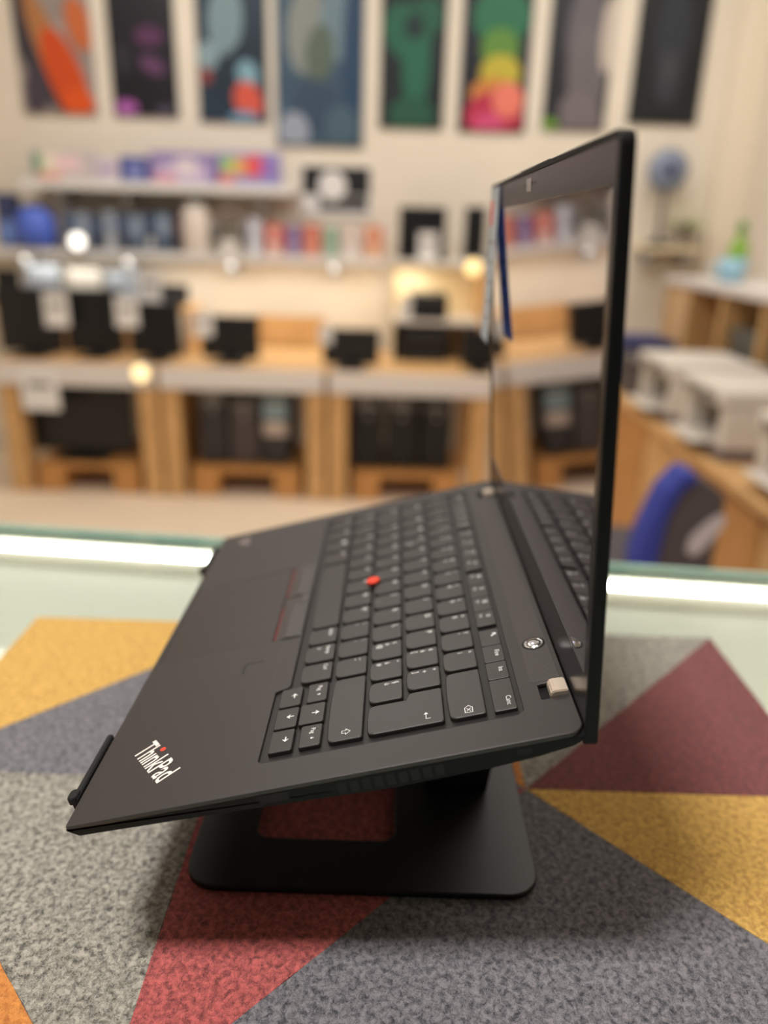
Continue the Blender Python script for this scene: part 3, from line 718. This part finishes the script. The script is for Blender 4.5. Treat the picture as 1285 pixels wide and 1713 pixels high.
def carton(px0, px1, ptop, z, rgb, panels, lab, group, cat='box', X=SXF - .04, depth=.1, name='product_box'):
    pm = (px0 + px1) / 2
    y0_ = atX(px0, ptop + 25, X).y; y1_ = atX(px1, ptop + 25, X).y; zt = atX(pm, ptop, X).z
    t = thing(name, (X - depth / 2, (y0_ + y1_) / 2, z), lab, cat, group)
    box('carton', X - depth, X, y0_ + .002, y1_ - .002, z, zt, mat('carton', rgb, .45), t, .003)
    W_, H_ = y1_ - y0_ - .004, zt - z
    for k, (a, b_, c, d, col) in enumerate(panels):
        box('printed_panel', X, X + .0006 * (k + 1), y0_ + .002 + W_ * a, y0_ + .002 + W_ * b_, z + H_ * c, z + H_ * d, mat('ink', col, .5), t)
    return t
GA = 'keyboard boxes on the upper wall shelf'
carton(48, 155, 250, ZA, (206, 196, 196), [(.05, .22, .1, .9, (120, 160, 130)), (.2, .55, .2, .9, (236, 228, 206)), (.4, .8, .35, .8, (240, 206, 212)), (.1, .5, .05, .25, (222, 140, 130))], 'white box with pastel rainbow print, left end of upper shelf', GA)
carton(157, 200, 262, ZA, (214, 204, 214), [(.2, .8, .3, .7, (186, 170, 196))], 'narrow pale pink box on upper shelf', GA)
carton(202, 246, 262, ZA, (72, 84, 160), [(.3, .8, .2, .7, (140, 146, 196))], 'narrow blue box on upper shelf', GA)
carton(249, 362, 254, ZA, (150, 136, 186), [(.15, .85, .1, .62, (206, 188, 216)), (.4, .7, .3, .8, (226, 214, 220)), (.05, .4, .05, .3, (216, 150, 170))], 'wide purple and white keyboard box on upper shelf', GA)
carton(365, 468, 254, ZA, (150, 146, 200), [(.05, .3, .35, .85, (160, 200, 120)), (.25, .5, .3, .85, (222, 170, 110)), (.45, .75, .3, .9, (226, 90, 98)), (.7, .9, .3, .8, (150, 110, 190)), (0.0, .25, .05, .4, (214, 130, 140))], 'wide violet box with rainbow print, right end of upper shelf', GA)
GB = 'small boxes on the lower wall shelf'
carton(-10, 22, 322, ZB, (60, 70, 108), [(.2, .9, .1, .5, (120, 150, 220))], 'dark blue box at the far left of lower shelf', GB)
# round blue speaker
p = atX(63, 398, SXF - .06)
t = thing('round_speaker', (SXF - .06, p.y, ZB), 'round bright blue drum-shaped speaker on lower shelf', 'speaker')
rr = (atX(96, 360, SXF - .06).y - atX(32, 360, SXF - .06).y) / 2
lathe('body', [(rr * .55, 0), (rr * .9, .02), (rr, rr * .8), (rr * .92, rr * 1.7), (rr * .5, rr * 2.05)], mat('blue_speaker', (84, 112, 214), .4), t, (SXF - .06, p.y, ZB), 28)
lathe('top_ring', [(rr * .5, 0), (rr * .5, .01), (rr * .3, .012)], M_navy, t, (SXF - .06, p.y, ZB + rr * 2.05), 20)
cols = [(96, 108, 132), (150, 158, 172), (70, 80, 102), (160, 166, 176), (84, 92, 112), (126, 142, 164), (56, 62, 78), (112, 132, 156)]
for i in range(8):
    carton(105 + i * 22.5, 126 + i * 22.5, 352 + (i % 3) * 3, ZB, cols[i], [(.15, .85, .45, .9, (150, 168, 190) if i % 2 else (84, 100, 130)), (.2, .8, .1, .35, (200, 204, 208) if i % 3 == 0 else (40, 48, 64))], 'blue-grey blister box, %s of eight counted rightwards from the round blue speaker' % ('first', 'second', 'third', 'fourth', 'fifth', 'sixth', 'seventh', 'last')[i], GB)
carton(287, 304, 350, ZB, (58, 46, 54), [(.2, .8, .4, .8, (110, 90, 96))], 'narrow dark brown box beside the white canister', GB)
p = atX(330, 400, SXF - .07)
t = thing('canister', (SXF - .07, p.y, ZB), 'tall white canister on lower shelf', 'canister')
lathe('body', [(.07, 0), (.072, .01), (.072, .2), (.066, .212)], mat('canister_white', (226, 214, 204), .5), t, (SXF - .07, p.y, ZB), 28)
lathe('cap', [(.06, 0), (.06, .02), (.05, .026)], M_white, t, (SXF - .07, p.y, ZB + .212), 28)
# headphones on a stand
p = atX(385, 400, SXF - .07)
t = thing('headphones', (SXF - .07, p.y, ZB), 'grey and white headphones propped on the lower shelf', 'headphones')
pts = [(SXF - .07, p.y + .07 * math.cos(a), ZB + .14 + .085 * math.sin(a)) for a in [math.pi * k / 14 for k in range(15)]]
tube('headband', pts, .012, mat('headband_grey', (168, 150, 146), .5), t)
for s_ in (-1, 1):
    lathe('ear_cup', [(.02, -.02), (.045, -.018), (.045, .018), (.02, .02)], M_grey, t, (SXF - .07, p.y + s_ * .07, ZB + .11), 20, 'Y')
box('stand_base', SXF - .12, SXF - .02, p.y - .05, p.y + .05, ZB, ZB + .07, M_white, t, .01)
for (a, b_, tp, rgb, pan, nm) in ((414, 438, 366, (196, 198, 214), (226, 226, 232), 'pale lilac'), (443, 475, 376, (214, 90, 76), (232, 206, 196), 'red-orange'), (478, 504, 378, (130, 104, 156), (180, 160, 190), 'purple'), (507, 537, 376, (206, 110, 92), (228, 160, 140), 'salmon'), (541, 566, 380, (132, 168, 146), (180, 200, 180), 'mint green'), (570, 606, 376, (208, 190, 182), (232, 222, 214), 'cream'), (610, 641, 378, (216, 128, 102), (236, 196, 160), 'peach')):
    carton(a, b_, tp, ZB, rgb, [(.15, .85, .05, .4, pan), (.3, .7, .55, .85, pan)], 'small %s box on the right half of lower shelf' % nm, GB)
# black notice panel between the shelves
y0_, y1_ = atX(503, 320, WX + .01).y, atX(622, 320, WX + .01).y; z0_, z1_ = atX(560, 362, WX + .01).z, atX(560, 276, WX + .01).z
t = thing('wall_sign', (WX + .01, (y0_ + y1_) / 2, z0_), 'black wall sign with a pale round emblem right of upper shelf', 'sign')
box('board', WX + .001, WX + .012, y0_, y1_, z0_, z1_, M_paper, t, .002)
zm = z0_ + (z1_ - z0_) * .42
box('black_band', WX + .0121, WX + .0128, y0_ + .01, y1_ - .01, zm, z1_ - .008, M_black, t)
box('dark_line', WX + .0121, WX + .0128, y0_ + .1, y1_ - .02, z0_ + .03, z0_ + .1, M_dgrey, t)
lathe('emblem', [(.075, 0), (.075, .0012)], M_paper, t, (WX + .0129, (y0_ + y1_) / 2 - .02, zm + .045), 28, 'X')
# added glowing discs standing in for bright spots of light
def puck(pos, lab, rgb, es, r=.028):
    t = thing('glow_disc', pos, lab, 'glowing disc', 'added round glowing discs')
    lathe('housing', [(r, -.012), (r, .004), (r * .85, .006)], M_white, t, pos, 24, 'X')
    lathe('lens', [(r * .84, .0), (r * .84, .008), (r * .5, .011)], mat('puck_glow', rgb, .4, emit=rgb, es=es), t, pos, 24, 'X')
p = atX(130, 404, SXF + .02); puck((SXF + .02, p.y, p.z), 'added round white disc glowing on the lower shelf edge', (255, 250, 240), 2.2, .045)

# ---------------------------------------------------------------- pine display tables
TF = -3.0; TB = -3.72; TZ = -0.305
def pine_table(px0, px1, lab, fascia_h=.1):
    y0_, y1_ = atX(px0, 700, TF).y, atX(px1, 700, TF).y
    t = thing('display_table', ((TF + TB) / 2, (y0_ + y1_) / 2, FLOOR_Z), lab, 'table', 'pine display tables along the back wall')
    box('tabletop', TB, TF, y0_, y1_, TZ - .03, TZ, M_pine, t, .004)
    box('front_fascia', TF, TF + .018, y0_ + .01, y1_ - .01, TZ - fascia_h, TZ - .0005, M_fascia, t, .003)
    for yy in (y0_, y1_ - .1):
        for xx in (TF - .1, TB + .02): box('leg', xx, xx + .09, yy + .005, yy + .095, FLOOR_Z, TZ - .0305, M_pine, t, .004)
    return t, y0_, y1_
def platform(y0_, y1_, lab):
    t = thing('wooden_platform', (TF - .3, (y0_ + y1_) / 2, FLOOR_Z), lab, 'platform', 'low wooden platforms under the tables')
    z = FLOOR_Z + .12
    n = 5
    for k in range(n):
        x = TF - .02 - (k + 1) * .105
        box('slat', x, x + .095, y0_, y1_, z, z + .03, M_pine2, t, .003)
    for yy in (y0_, y1_ - .13): box('foot_block', TF - .52, TF - .03, yy, yy + .13, FLOOR_Z, z - .0005, M_pine2, t, .003)
    return z + .03
t1, a0, a1 = pine_table(2, 266, 'left pine display table with a large black screen underneath')
t2, b0, b1 = pine_table(268, 545, 'middle pine display table sheltering three grey computer towers')
t3, c0, c1 = pine_table(547, 822, 'right pine display table sheltering three black computer towers')
pz1 = platform(a0 + .13, a1 - .13, 'low pine platform under the large black screen')
pz2 = platform(b0 + .13, b1 - .13, 'low pine platform under the grey computer towers')
pz3 = platform(c0 + .13, c1 - .13, 'low pine platform under the black computer towers')

def monitor(X, yc, z, wd, ht, lab, group, gloss=M_black, stand=.08, cat='monitor', rz=0):
    t = thing('monitor', (X, yc, z), lab, cat, group, rot=(0, 0, rz)); ORG[t.name] = Vector((0, 0, 0))
    box('foot', -.09, .09, -wd * .25, wd * .25, 0, .012, M_black, t, .004)
    box('neck', -.035, -.015, -.03, .03, .0125, stand + ht * .45, M_black, t, .003)
    box('back_shell', -.014, .006, -wd / 2, wd / 2, stand, stand + ht, M_black, t, .006)
    f = box('screen', .0062, .008, -wd / 2 + .012, wd / 2 - .012, stand + .02, stand + ht - .012, gloss, t)
    return t
M_scr2 = mat('dark_screen', (26, 26, 28), .3)
def price_tag(X, px, py, wpx, hpx, lab, z=None, m=M_paper):
    a = atX(px - wpx / 2, py + hpx / 2, X); b_ = atX(px + wpx / 2, py - hpx / 2, X)
    t = thing('price_tag', (X, (a.y + b_.y) / 2, a.z), lab, 'price tag', 'white price tags in the shop')
    box('card', X, X + .002, a.y, b_.y, a.z, b_.z, m, t)
    box('print_block', X + .002, X + .0024, a.y + .2 * (b_.y - a.y), a.y + .8 * (b_.y - a.y), a.z + .55 * (b_.z - a.z), a.z + .7 * (b_.z - a.z), M_grey, t)
# big screen under the left table
ya, yb = atX(48, 700, TF - .12).y, atX(220, 700, TF - .12).y
zt_ = TZ - .10
monitor(TF - .14, (ya + yb) / 2, pz1, yb - ya, zt_ - pz1 - .04, 'large black flat screen standing under the left pine table', 'flat screens in the shop', M_scr2, .035)
price_tag(TF + .02, 67, 652, 54, 66, 'big white price tag hanging on the left table above the large black screen')
def tower(X, y0_, y1_, z, ht, m, panels, lab, group, depth=.34):
    t = thing('computer_tower', (X - depth / 2, (y0_ + y1_) / 2, z), lab, 'computer', group)
    box('case', X - depth, X, y0_, y1_, z + .008, z + ht, m, t, .006)
    box('front_panel', X, X + .008, y0_ + .006, y1_ - .006, z + .016, z + ht - .008, m, t, .003)
    for xx in (X - depth + .03, X - .05):
        for yy in (y0_ + .015, y1_ - .035): box('foot', xx, xx + .02, yy, yy + .02, z, z + .0078, M_black, t)
    box('drive_bay', X + .008, X + .010, y0_ + .02, y1_ - .02, z + ht * .82, z + ht * .88, M_grey, t)
    lathe('power_button', [(.009, 0), (.009, .003)], M_silver, t, (X + .008, (y0_ + y1_) / 2, z + ht * .72), 14, 'X')
    for a, b_, c, d, mm in panels: box('label_sticker', X + .008, X + .0095, y0_ + (y1_ - y0_) * a, y0_ + (y1_ - y0_) * b_, z + ht * c, z + ht * d, mm, t)
    return t
M_lblue = mat('pale_blue_sticker', (140, 166, 176), .5)
M_warmgrey = mat('warm_grey_case', (74, 66, 66), .5)
xs_ = [332, 384, 436, 486]
for i in range(3):
    y0_, y1_ = atX(xs_[i], 715, TF - .1).y, atX(xs_[i + 1] - 3, 715, TF - .1).y
    pan = [[(.15, .85, .78, .97, M_grey)], [(.2, .8, .3, .5, M_warmgrey)], [(.1, .95, .62, .93, M_lblue), (.1, .95, .4, .58, mat('cream_sticker', (190, 174, 164), .6))]][i]
    tower(TF - .1, y0_ + .004, y1_, pz2, (.385, .35, .385)[i], (M_dgrey, M_warmgrey, M_dgrey)[i], pan, ('dark computer tower with a grey label, left under the middle table', 'plain brown-grey computer tower in the middle under the middle table', 'dark computer tower with pale blue and cream stickers under the middle table')[i], 'computer towers under the tables')
xs_ = [588, 644, 702, 758]
for i in range(3):
    y0_, y1_ = atX(xs_[i], 720, TF - .1).y, atX(xs_[i + 1] - 3, 720, TF - .1).y
    tower(TF - .1, y0_ + .004, y1_, pz3, .37, M_black, [[(.1, .7, .86, .97, M_grey)], [(.1, .7, .86, .97, M_grey)], []][i], ('leftmost black computer tower under the right pine table', 'middle black computer tower under the right pine table', 'black computer tower without label, right under the right pine table')[i], 'computer towers under the tables')

# ---------------------------------------------------------------- on the tables: monitors, riser, laptops
GM = 'black monitors on the pine tables'
def mon_px(px0, px1, ptop, X, lab, stand=.022, m=M_scr2, z=TZ):
    y0_, y1_ = atX(px0, ptop + 40, X).y, atX(px1, ptop + 40, X).y; zt = atX((px0 + px1) / 2, ptop, X).z
    return monitor(X, (y0_ + y1_) / 2, z, y1_ - y0_, zt - z - stand, lab, GM, m, stand)
# wooden riser at the back of the left table
ry0, ry1 = atX(-4, 500, -3.5).y, atX(322, 500, -3.5).y
RZ = -.08
t = thing('riser_shelf', (-3.6, (ry0 + ry1) / 2, TZ), 'long pine riser at the back of the left tables carrying open laptops', 'shelf')
box('board', TB + .01, -3.44, ry0, ry1, RZ - .025, RZ, M_pine, t, .003)
for k in range(4):
    y = ry0 + (ry1 - ry0 - .03) * k / 3
    box('upright', TB + .02, -3.46, y, y + .03, TZ, RZ - .0255, M_pine, t, .003)
def open_laptop(X, yc, z, wd, dp, ht, lab, group, scr, lidm=M_black, rz=0.0):
    t = thing('laptop', (X, yc, z), lab, 'laptop', group, rot=(0, 0, rz)); ORG[t.name] = Vector((0, 0, 0))
    box('base', -dp / 2, dp / 2, -wd / 2, wd / 2, 0.001, .018, lidm, t, .003)
    box('keyboard', -dp * .3, dp * .1, -wd * .43, wd * .43, .018, .0195, M_black, t)
    l = box('lid', -dp / 2 - .012, -dp / 2, -wd / 2, wd / 2, .01, ht, lidm, t, .003)
    box('screen', -dp / 2 + .0002, -dp / 2 + .001, -wd / 2 + .01, wd / 2 - .01, .03, ht - .012, scr, l)
    return t
M_pale = mat('pale_screen', (176, 184, 196), .4)
GL = 'open laptops on the riser and cube shelf'
for px0, px1, pt, sm, lab in ((-8, 34, 450, M_black, 'dark open laptop at the left end of the pine riser'), (40, 104, 440, M_pale, 'pale blue screened laptop near the left end of the pine riser'), (112, 172, 446, M_white, 'white screened laptop at the middle of the pine riser'), (176, 238, 450, M_pale, 'pale blue screened laptop right of the middle of the pine riser'), (242, 316, 482, M_dgrey, 'dark grey laptop at the right end of the pine riser')):
    X = -3.56
    y0_, y1_ = atX(px0, pt + 30, X - .1).y, atX(px1, pt + 30, X - .1).y; zt = atX((px0 + px1) / 2, pt, X - .1).z
    open_laptop(X, (y0_ + y1_) / 2, RZ, y1_ - y0_, .2, max(.1, zt - RZ), lab, GL, sm)
mon_px(-6, 102, 480, -3.2, 'black monitor at the far left of the left pine table')
mon_px(108, 204, 484, -3.22, 'black monitor between two white tags on the left pine table')
mon_px(216, 302, 506, -3.18, 'black monitor on the seam between left and middle pine tables')
mon_px(336, 434, 528, -3.18, 'black monitor standing alone on the middle pine table')
mon_px(540, 634, 550, -3.12, 'small black monitor at the left of the right pine table', .018)
mon_px(772, 836, 552, -3.14, 'small black monitor at the right end of the right pine table', .018)
price_tag(-3.14, 94, 518, 34, 56, 'white tag between the two leftmost monitors')
price_tag(-3.14, 212, 522, 34, 50, 'white tag between the second and third monitors')
price_tag(-3.14, 340, 542, 30, 40, 'white tag on the corner of the lone middle-table monitor')
price_tag(-3.08, 545, 560, 22, 30, 'white tag on the corner of the small monitor on the right table')
price_tag(-3.4, 250, 482, 34, 52, 'white tag in front of the dark grey riser laptop')
p = atX(236, 624, TF + .03); puck((TF + .032, p.y, p.z), 'added round warm glowing disc at the right corner of the left table front', (255, 228, 168), 1.5, .045)
# back board of the middle tables
solo_box('back_board', WX + .08, WX + .10, atX(432, 540, WX).y, atX(545, 540, WX).y, TZ, atX(480, 525, WX).z, M_pine, 'low pine board standing at the back of the middle table', 'board', None, .003)
# cube shelf on the right table
cx0, cx1 = atX(652, 520, -3.36).y, atX(812, 520, -3.36).y
CZ1 = atX(730, 436, -3.36).z; CZm = atX(730, 536, -3.36).z
t = thing('cube_shelf', (-3.55, (cx0 + cx1) / 2, TZ), 'white cube shelf with two levels on the right pine table', 'shelf')
M_cream = mat('cream_board', (236, 218, 182), .6)
box('top_board', WX + .1, -3.36, cx0, cx1, CZ1 - .03, CZ1, M_white, t, .003)
box('middle_board', WX + .115, -3.37, cx0 + .0205, cx1 - .0205, CZm - .02, CZm, M_white, t)
box('back_board', WX + .1, WX + .112, cx0 + .0205, cx1 - .0205, TZ + .001, CZ1 - .0305, M_cream, t)
box('side_board', WX + .1, -3.365, cx0, cx0 + .02, TZ, CZ1 - .0305, M_cream, t); box('side_board', WX + .1, -3.365, cx1 - .02, cx1, TZ, CZ1 - .0305, M_pine, t)
area('cube_shelf_light', (-3.5, (cx0 + cx1) / 2, CZ1 - .04), .1, .3, .8, (1.0, .85, .6))
def blk(px0, px1, pt, X, z, lab, rgb=(20, 20, 22), depth=.22, tagpx=None):
    y0_, y1_ = atX(px0, pt + 20, X).y, atX(px1, pt + 20, X).y; zt = atX((px0 + px1) / 2, pt, X).z
    t = thing('printer', (X - depth / 2, (y0_ + y1_) / 2, z), lab, 'printer', 'black machines in the cube shelf'); m = mat('machine_black', rgb, .45)
    box('body', X - depth, X, y0_, y1_, z + .006, zt, m, t, .012)
    box('paper_tray', X, X + .03, y0_ + .03, y1_ - .03, z + .012, z + .024, M_dgrey, t, .003)
    box('control_panel', X, X + .006, y0_ + .02, y1_ - .02, zt - .04, zt - .014, M_grey if tagpx else M_dgrey, t)
    box('foot', X - depth + .02, X - .02, y0_ + .02, y1_ - .02, z, z + .0058, M_black, t)
blk(684, 750, 492, -3.4, CZm + .0005, 'black machine on the upper level of the white cube shelf')
blk(668, 752, 552, -3.39, TZ, 'black machine on the lower level of the white cube shelf')
price_tag(-3.374, 678, 517, 22, 36, 'white tag at the left of the upper cube shelf level')
for px0, px1, pt, sm, lm_, lab in ((668, 746, 346, M_scr2, M_black, 'black laptop at the left on top of the cube shelf'), (778, 836, 346, M_scr2, M_black, 'black laptop at the right on top of the cube shelf')):
    X = -3.5
    y0_, y1_ = atX(px0, pt + 30, X - .1).y, atX(px1, pt + 30, X - .1).y; zt = atX((px0 + px1) / 2, pt, X - .1).z
    if y1_ > cx1: y1_ = cx1
    open_laptop(X, (y0_ + y1_) / 2, CZ1, y1_ - y0_, .2, zt - CZ1, lab, GL, sm, lm_)
price_tag(-3.385, 716, 412, 34, 46, 'grey-white tag in front of the left laptop on the cube shelf')
p = atX(792, 448, -3.33); puck((-3.345, p.y, p.z), 'added round yellow glowing disc on the top edge of the cube shelf', (255, 220, 150), 1.4, .045)

# ---------------------------------------------------------------- right-hand wall: bench, cabinet, printers
BY = 1.1; BZ = -.31
t = thing('wall_bench', (-2.0, 1.5, FLOOR_Z), 'long pine bench along the right wall', 'bench')
box('benchtop', -3.3, -.75, BY, RY - .002, BZ - .03, BZ, M_pine, t, .004)
for k in range(6):
    x = -3.28 + k * .495
    box('front_panel', x, x + .47, BY + .03, BY + .05, FLOOR_Z + .06, BZ - .0305, (M_pine, M_pine2)[k % 2], t, .003)
box('kick_board', -3.28, -.78, BY + .06, RY - .01, FLOOR_Z, FLOOR_Z + .0595, M_pine2, t)
UY = 1.5; UZ = .15
t = thing('wall_cabinet', (-2.7, 1.7, BZ), 'open pine cabinet with a white top on the right wall bench', 'cabinet')
box('white_top', -3.42, -1.6, UY - .01, RY - .002, UZ - .035, UZ, M_fascia, t, .004)
for x in (-3.40, -3.1, -2.72, -2.34, -1.98, -1.64): box('upright', x, x + .03, UY, RY - .004, BZ + .0005, UZ - .0355, M_pine, t, .003)
box('front_board', -3.36, -3.11, UY + .005, UY + .02, BZ + .001, UZ - .036, mat('pale_pine', (222, 184, 138), .55), t)
box('back_board', -3.36, -1.65, RY - .02, RY - .006, BZ + .001, UZ - .036, M_pine2, t)
def bin_(x0_, x1_, y0_, y1_, z, h, rgb, lab):
    t = thing('storage_bin', ((x0_ + x1_) / 2, (y0_ + y1_) / 2, z), lab, 'storage bin', 'bins on the right-hand bench'); m = mat('bin', rgb, .5)
    box('tub', x0_, x1_, y0_, y1_, z, z + h * .86, m, t, .01); box('lid', x0_ - .006, x1_ + .006, y0_ - .006, y1_ + .006, z + h * .86, z + h, m, t, .006)
    box('handle', (x0_ + x1_) / 2 - .04, (x0_ + x1_) / 2 + .04, y0_ - .016, y0_ - .0005, z + h * .6, z + h * .7, M_dgrey, t)
bin_(-2.66, -2.40, 1.54, 1.8, BZ, .3, (104, 104, 96), 'grey-green bin in the open pine cabinet')
bin_(-2.26, -2.04, 1.53, 1.8, BZ, .3, (132, 130, 136), 'pale grey bin in the open pine cabinet')
bin_(-3.24, -2.94, 1.13, 1.42, BZ, .2, (62, 66, 112), 'dark blue bin at the far end of the bench')
bin_(-2.86, -2.62, 1.14, 1.40, BZ, .16, (88, 82, 82), 'dark grey bin beside the dark blue one on the bench')
def white_printer(x0_, x1_, y0_, y1_, h, lab):
    t = thing('printer', ((x0_ + x1_) / 2, (y0_ + y1_) / 2, BZ), lab, 'printer', 'white printers on the right-hand bench')
    m = mat('printer_white', (216, 208, 198), .5)
    box('base', x0_, x1_, y0_, y1_, BZ, BZ + h * .18, mat('printer_grey', (116, 106, 108), .5), t, .006)
    for xa in (x0_, x1_ - .06): box('side_column', xa, xa + .06, y0_, y1_, BZ + h * .18, BZ + h * .74, m, t, .006)
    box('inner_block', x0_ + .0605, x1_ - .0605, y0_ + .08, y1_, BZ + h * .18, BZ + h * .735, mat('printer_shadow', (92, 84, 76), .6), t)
    box('top_cover', x0_, x1_, y0_ - .02, y1_, BZ + h * .74, BZ + h, m, t, .012)
    box('control_strip', x0_ + .05, x1_ - .05, y0_ - .024, y0_ - .0205, BZ + h * .8, BZ + h * .9, M_grey, t)
    box('output_tray', x0_ + .07, x1_ - .07, y0_ - .07, y0_ + .07, BZ + h * .2, BZ + h * .23, m, t, .003)
white_printer(-2.5, -2.12, 1.14, 1.46, .22, 'white printer in the middle of the right-hand bench')
white_printer(-2.02, -1.66, 1.14, 1.47, .22, 'white printer nearest to the glass counter on the bench')
white_printer(-1.52, -1.14, 1.18, 1.5, .2, 'white printer at the front end of the bench by the frame edge')
# small things on the white cabinet top and the back wall corner
p = atX(1206, 440, -3.0); yv = atX(1206, 440, -2.95).y
t = thing('cup', (-2.95, 1.62, UZ), 'light blue cup on the white cabinet top', 'cup')
lathe('bowl', [(.035, 0), (.05, .01), (.062, .1), (.058, .1), (.05, .02)], mat('cup_blue', (156, 200, 222), .4), t, (-2.95, 1.62, UZ), 24)
tube('handle', [(-2.95, 1.62 - .058, UZ + .08), (-2.95, 1.62 - .09, UZ + .07), (-2.95, 1.62 - .09, UZ + .035), (-2.95, 1.62 - .053, UZ + .025)], .007, mat('cup_handle', (156, 200, 222), .4), t)
t = thing('bottle', (-3.06, 1.68, UZ), 'green spray bottle behind the light blue cup', 'bottle')
lathe('body', [(.04, 0), (.042, .01), (.042, .15), (.018, .19), (.016, .21)], mat('bottle_green', (136, 178, 70), .4), t, (-3.06, 1.68, UZ), 24)
lathe('cap', [(.02, 0), (.02, .03), (.012, .05)], mat('cap_green', (100, 150, 66), .5), t, (-3.06, 1.68, UZ + .21), 16)
monitor(-2.2, 1.76, UZ, .4, .24, 'black monitor on the white cabinet top at the right frame edge', 'monitors on the right-hand cabinet', M_scr2, .06, rz=-.5)
# plant and fan on a bracket in the corner of the back wall
zc = atX(1110, 412, WX + .12).z; yc0, yc1 = atX(1074, 400, WX + .12).y, atX(1168, 400, WX + .12).y
t = thing('corner_shelf', (WX + .1, (yc0 + yc1) / 2, zc), 'small cream shelf in the back corner carrying a plant and a fan', 'shelf')
box('board', WX + .001, WX + .2, yc0, yc1, zc - .025, zc, M_cream, t, .003)
for yy in (yc0 + .04, yc1 - .06): box('bracket', WX + .001, WX + .15, yy, yy + .02, zc - .09, zc - .0255, M_silver, t)
yf = atX(1116, 300, WX + .1).y; zf = atX(1116, 285, WX + .1).z
t = thing('desk_fan', (WX + .1, yf, zc), 'small grey desk fan with a blue-grey head on the corner shelf', 'fan')
lathe('base', [(.07, 0), (.065, .02), (.02, .03)], M_dgrey, t, (WX + .1, yf, zc), 24)
tube('post', [(WX + .09, yf, zc + .03), (WX + .09, yf, zf - .08)], .014, mat('fan_post', (130, 116, 116), .5), t)
lathe('cage', [(.05, -.04), (.1, -.02), (.105, .0), (.1, .02), (.04, .035)], mat('fan_head', (128, 138, 160), .5), t, (WX + .1, yf, zf), 28, 'X')
lathe('hub', [(.03, 0), (.025, .012)], M_navy, t, (WX + .136, yf, zf), 16, 'X')
yp = atX(1148, 400, WX + .1).y
t = thing('potted_plant', (WX + .1, yp, zc), 'small potted plant with light green leaves on the corner shelf', 'plant')
lathe('pot', [(.035, 0), (.05, .08), (.054, .085), (.048, .085)], mat('pot_grey', (150, 140, 132), .7), t, (WX + .1, yp, zc), 20)
M_leaf = mat('leaf_green', (148, 164, 92), .6)
for k in range(14):
    a = k * 2.4; ln = .1 + .06 * ((k * 7) % 5) / 5; up = .5 + .5 * ((k * 3) % 4) / 4
    bm = bmesh.new(); og = ORG[t.name]; b0_ = Vector((WX + .1, yp, zc + .08)); d = Vector((math.cos(a) * .6, math.sin(a), up)).normalized()
    sd = d.cross(Vector((0, 0, 1))).normalized() * .022
    rows = [(0, .25), (.4, 1.0), (.75, .8), (1.0, .05)]; V = []
    for tt, wv in rows:
        c = b0_ + d * ln * tt - Vector((0, 0, .05 * tt * tt)); V.append((bm.verts.new(c - sd * wv - og), bm.verts.new(c + Vector((0, 0, .006)) - og), bm.verts.new(c + sd * wv - og)))
    for A_, B_ in zip(V, V[1:]):
        bm.faces.new((A_[0], A_[1], B_[1], B_[0])); bm.faces.new((A_[1], A_[2], B_[2], B_[1]))
    link('leaf', bm_mesh(bm, 'leaf'), M_leaf, t)

# ---------------------------------------------------------------- swivel chair behind the counter
M_cblue = mat('chair_blue', (44, 58, 150), .6); M_cgrey = mat('chair_grey', (78, 72, 76), .8); M_patch = mat('chair_patch', (188, 182, 190), .6)
ch = thing('swivel_chair', (-1.12, .80, FLOOR_Z), 'blue and grey swivel chair with a pale patch on its back, behind the counter', 'chair')
CX = -1.12
def back_shape(name, px, x_lo, x_hi, m, ch_):
    """backrest pieces: outline in the chair's own upright plane, extruded to real thickness"""
    P = [atX(a, b, CX) for a, b in px]; P = [((p.y - .80) * 1000, (p.z - FLOOR_Z) * 1000) for p in P]
    if sum(p[0] * q[1] - q[0] * p[1] for p, q in zip(P, P[1:] + P[:1])) < 0: P = P[::-1]
    o = link(name, prism_mesh(name, P, x_lo, x_hi, ch_), m, ch)
    o.matrix_local = Matrix(((0, 0, 1, 0), (1, 0, 0, 0), (0, 1, 0, 0), (0, 0, 0, 1))); return o
back_shape('backrest', [(1066, 1010), (1066, 930), (1082, 880), (1110, 826), (1140, 796), (1162, 794), (1190, 808), (1212, 830), (1204, 870), (1190, 930), (1180, 1010)], -35, 20, M_cgrey, 10)
back_shape('side_bolster', [(1054, 1010), (1056, 930), (1074, 876), (1104, 816), (1136, 784), (1154, 784), (1162, 797), (1136, 816), (1112, 858), (1094, 930), (1090, 1010)], -45, 36, M_cblue, 8)
back_shape('pale_patch', [(1142, 914), (1150, 892), (1176, 868), (1198, 854), (1208, 858), (1206, 874), (1186, 898), (1164, 920), (1150, 924)], 20, 23, M_patch, 1)
ORG[ch.name] = Vector((0, 0, 0))
box('seat', -.45, -.05, -.2, .2, .40, .47, M_cgrey, ch, .03)
box('back_bar', -.1, .0, -.03, .03, .34, .3995, M_black, ch, .006)
lathe('gas_column', [(.03, .1), (.03, .3), (.02, .31), (.02, .4)], M_black, ch, (-.2, 0, 0), 16)
for k in range(5):
    a = k * math.tau / 5
    tube('star_leg', [(-.2, 0, .1), (-.2 + .25 * math.cos(a), .25 * math.sin(a), .065)], .018, M_black, ch)
    lathe('castor', [(.024, -.012), (.028, 0), (.024, .012)], M_black, ch, (-.2 + .25 * math.cos(a), .25 * math.sin(a), .0285), 14, 'Y')
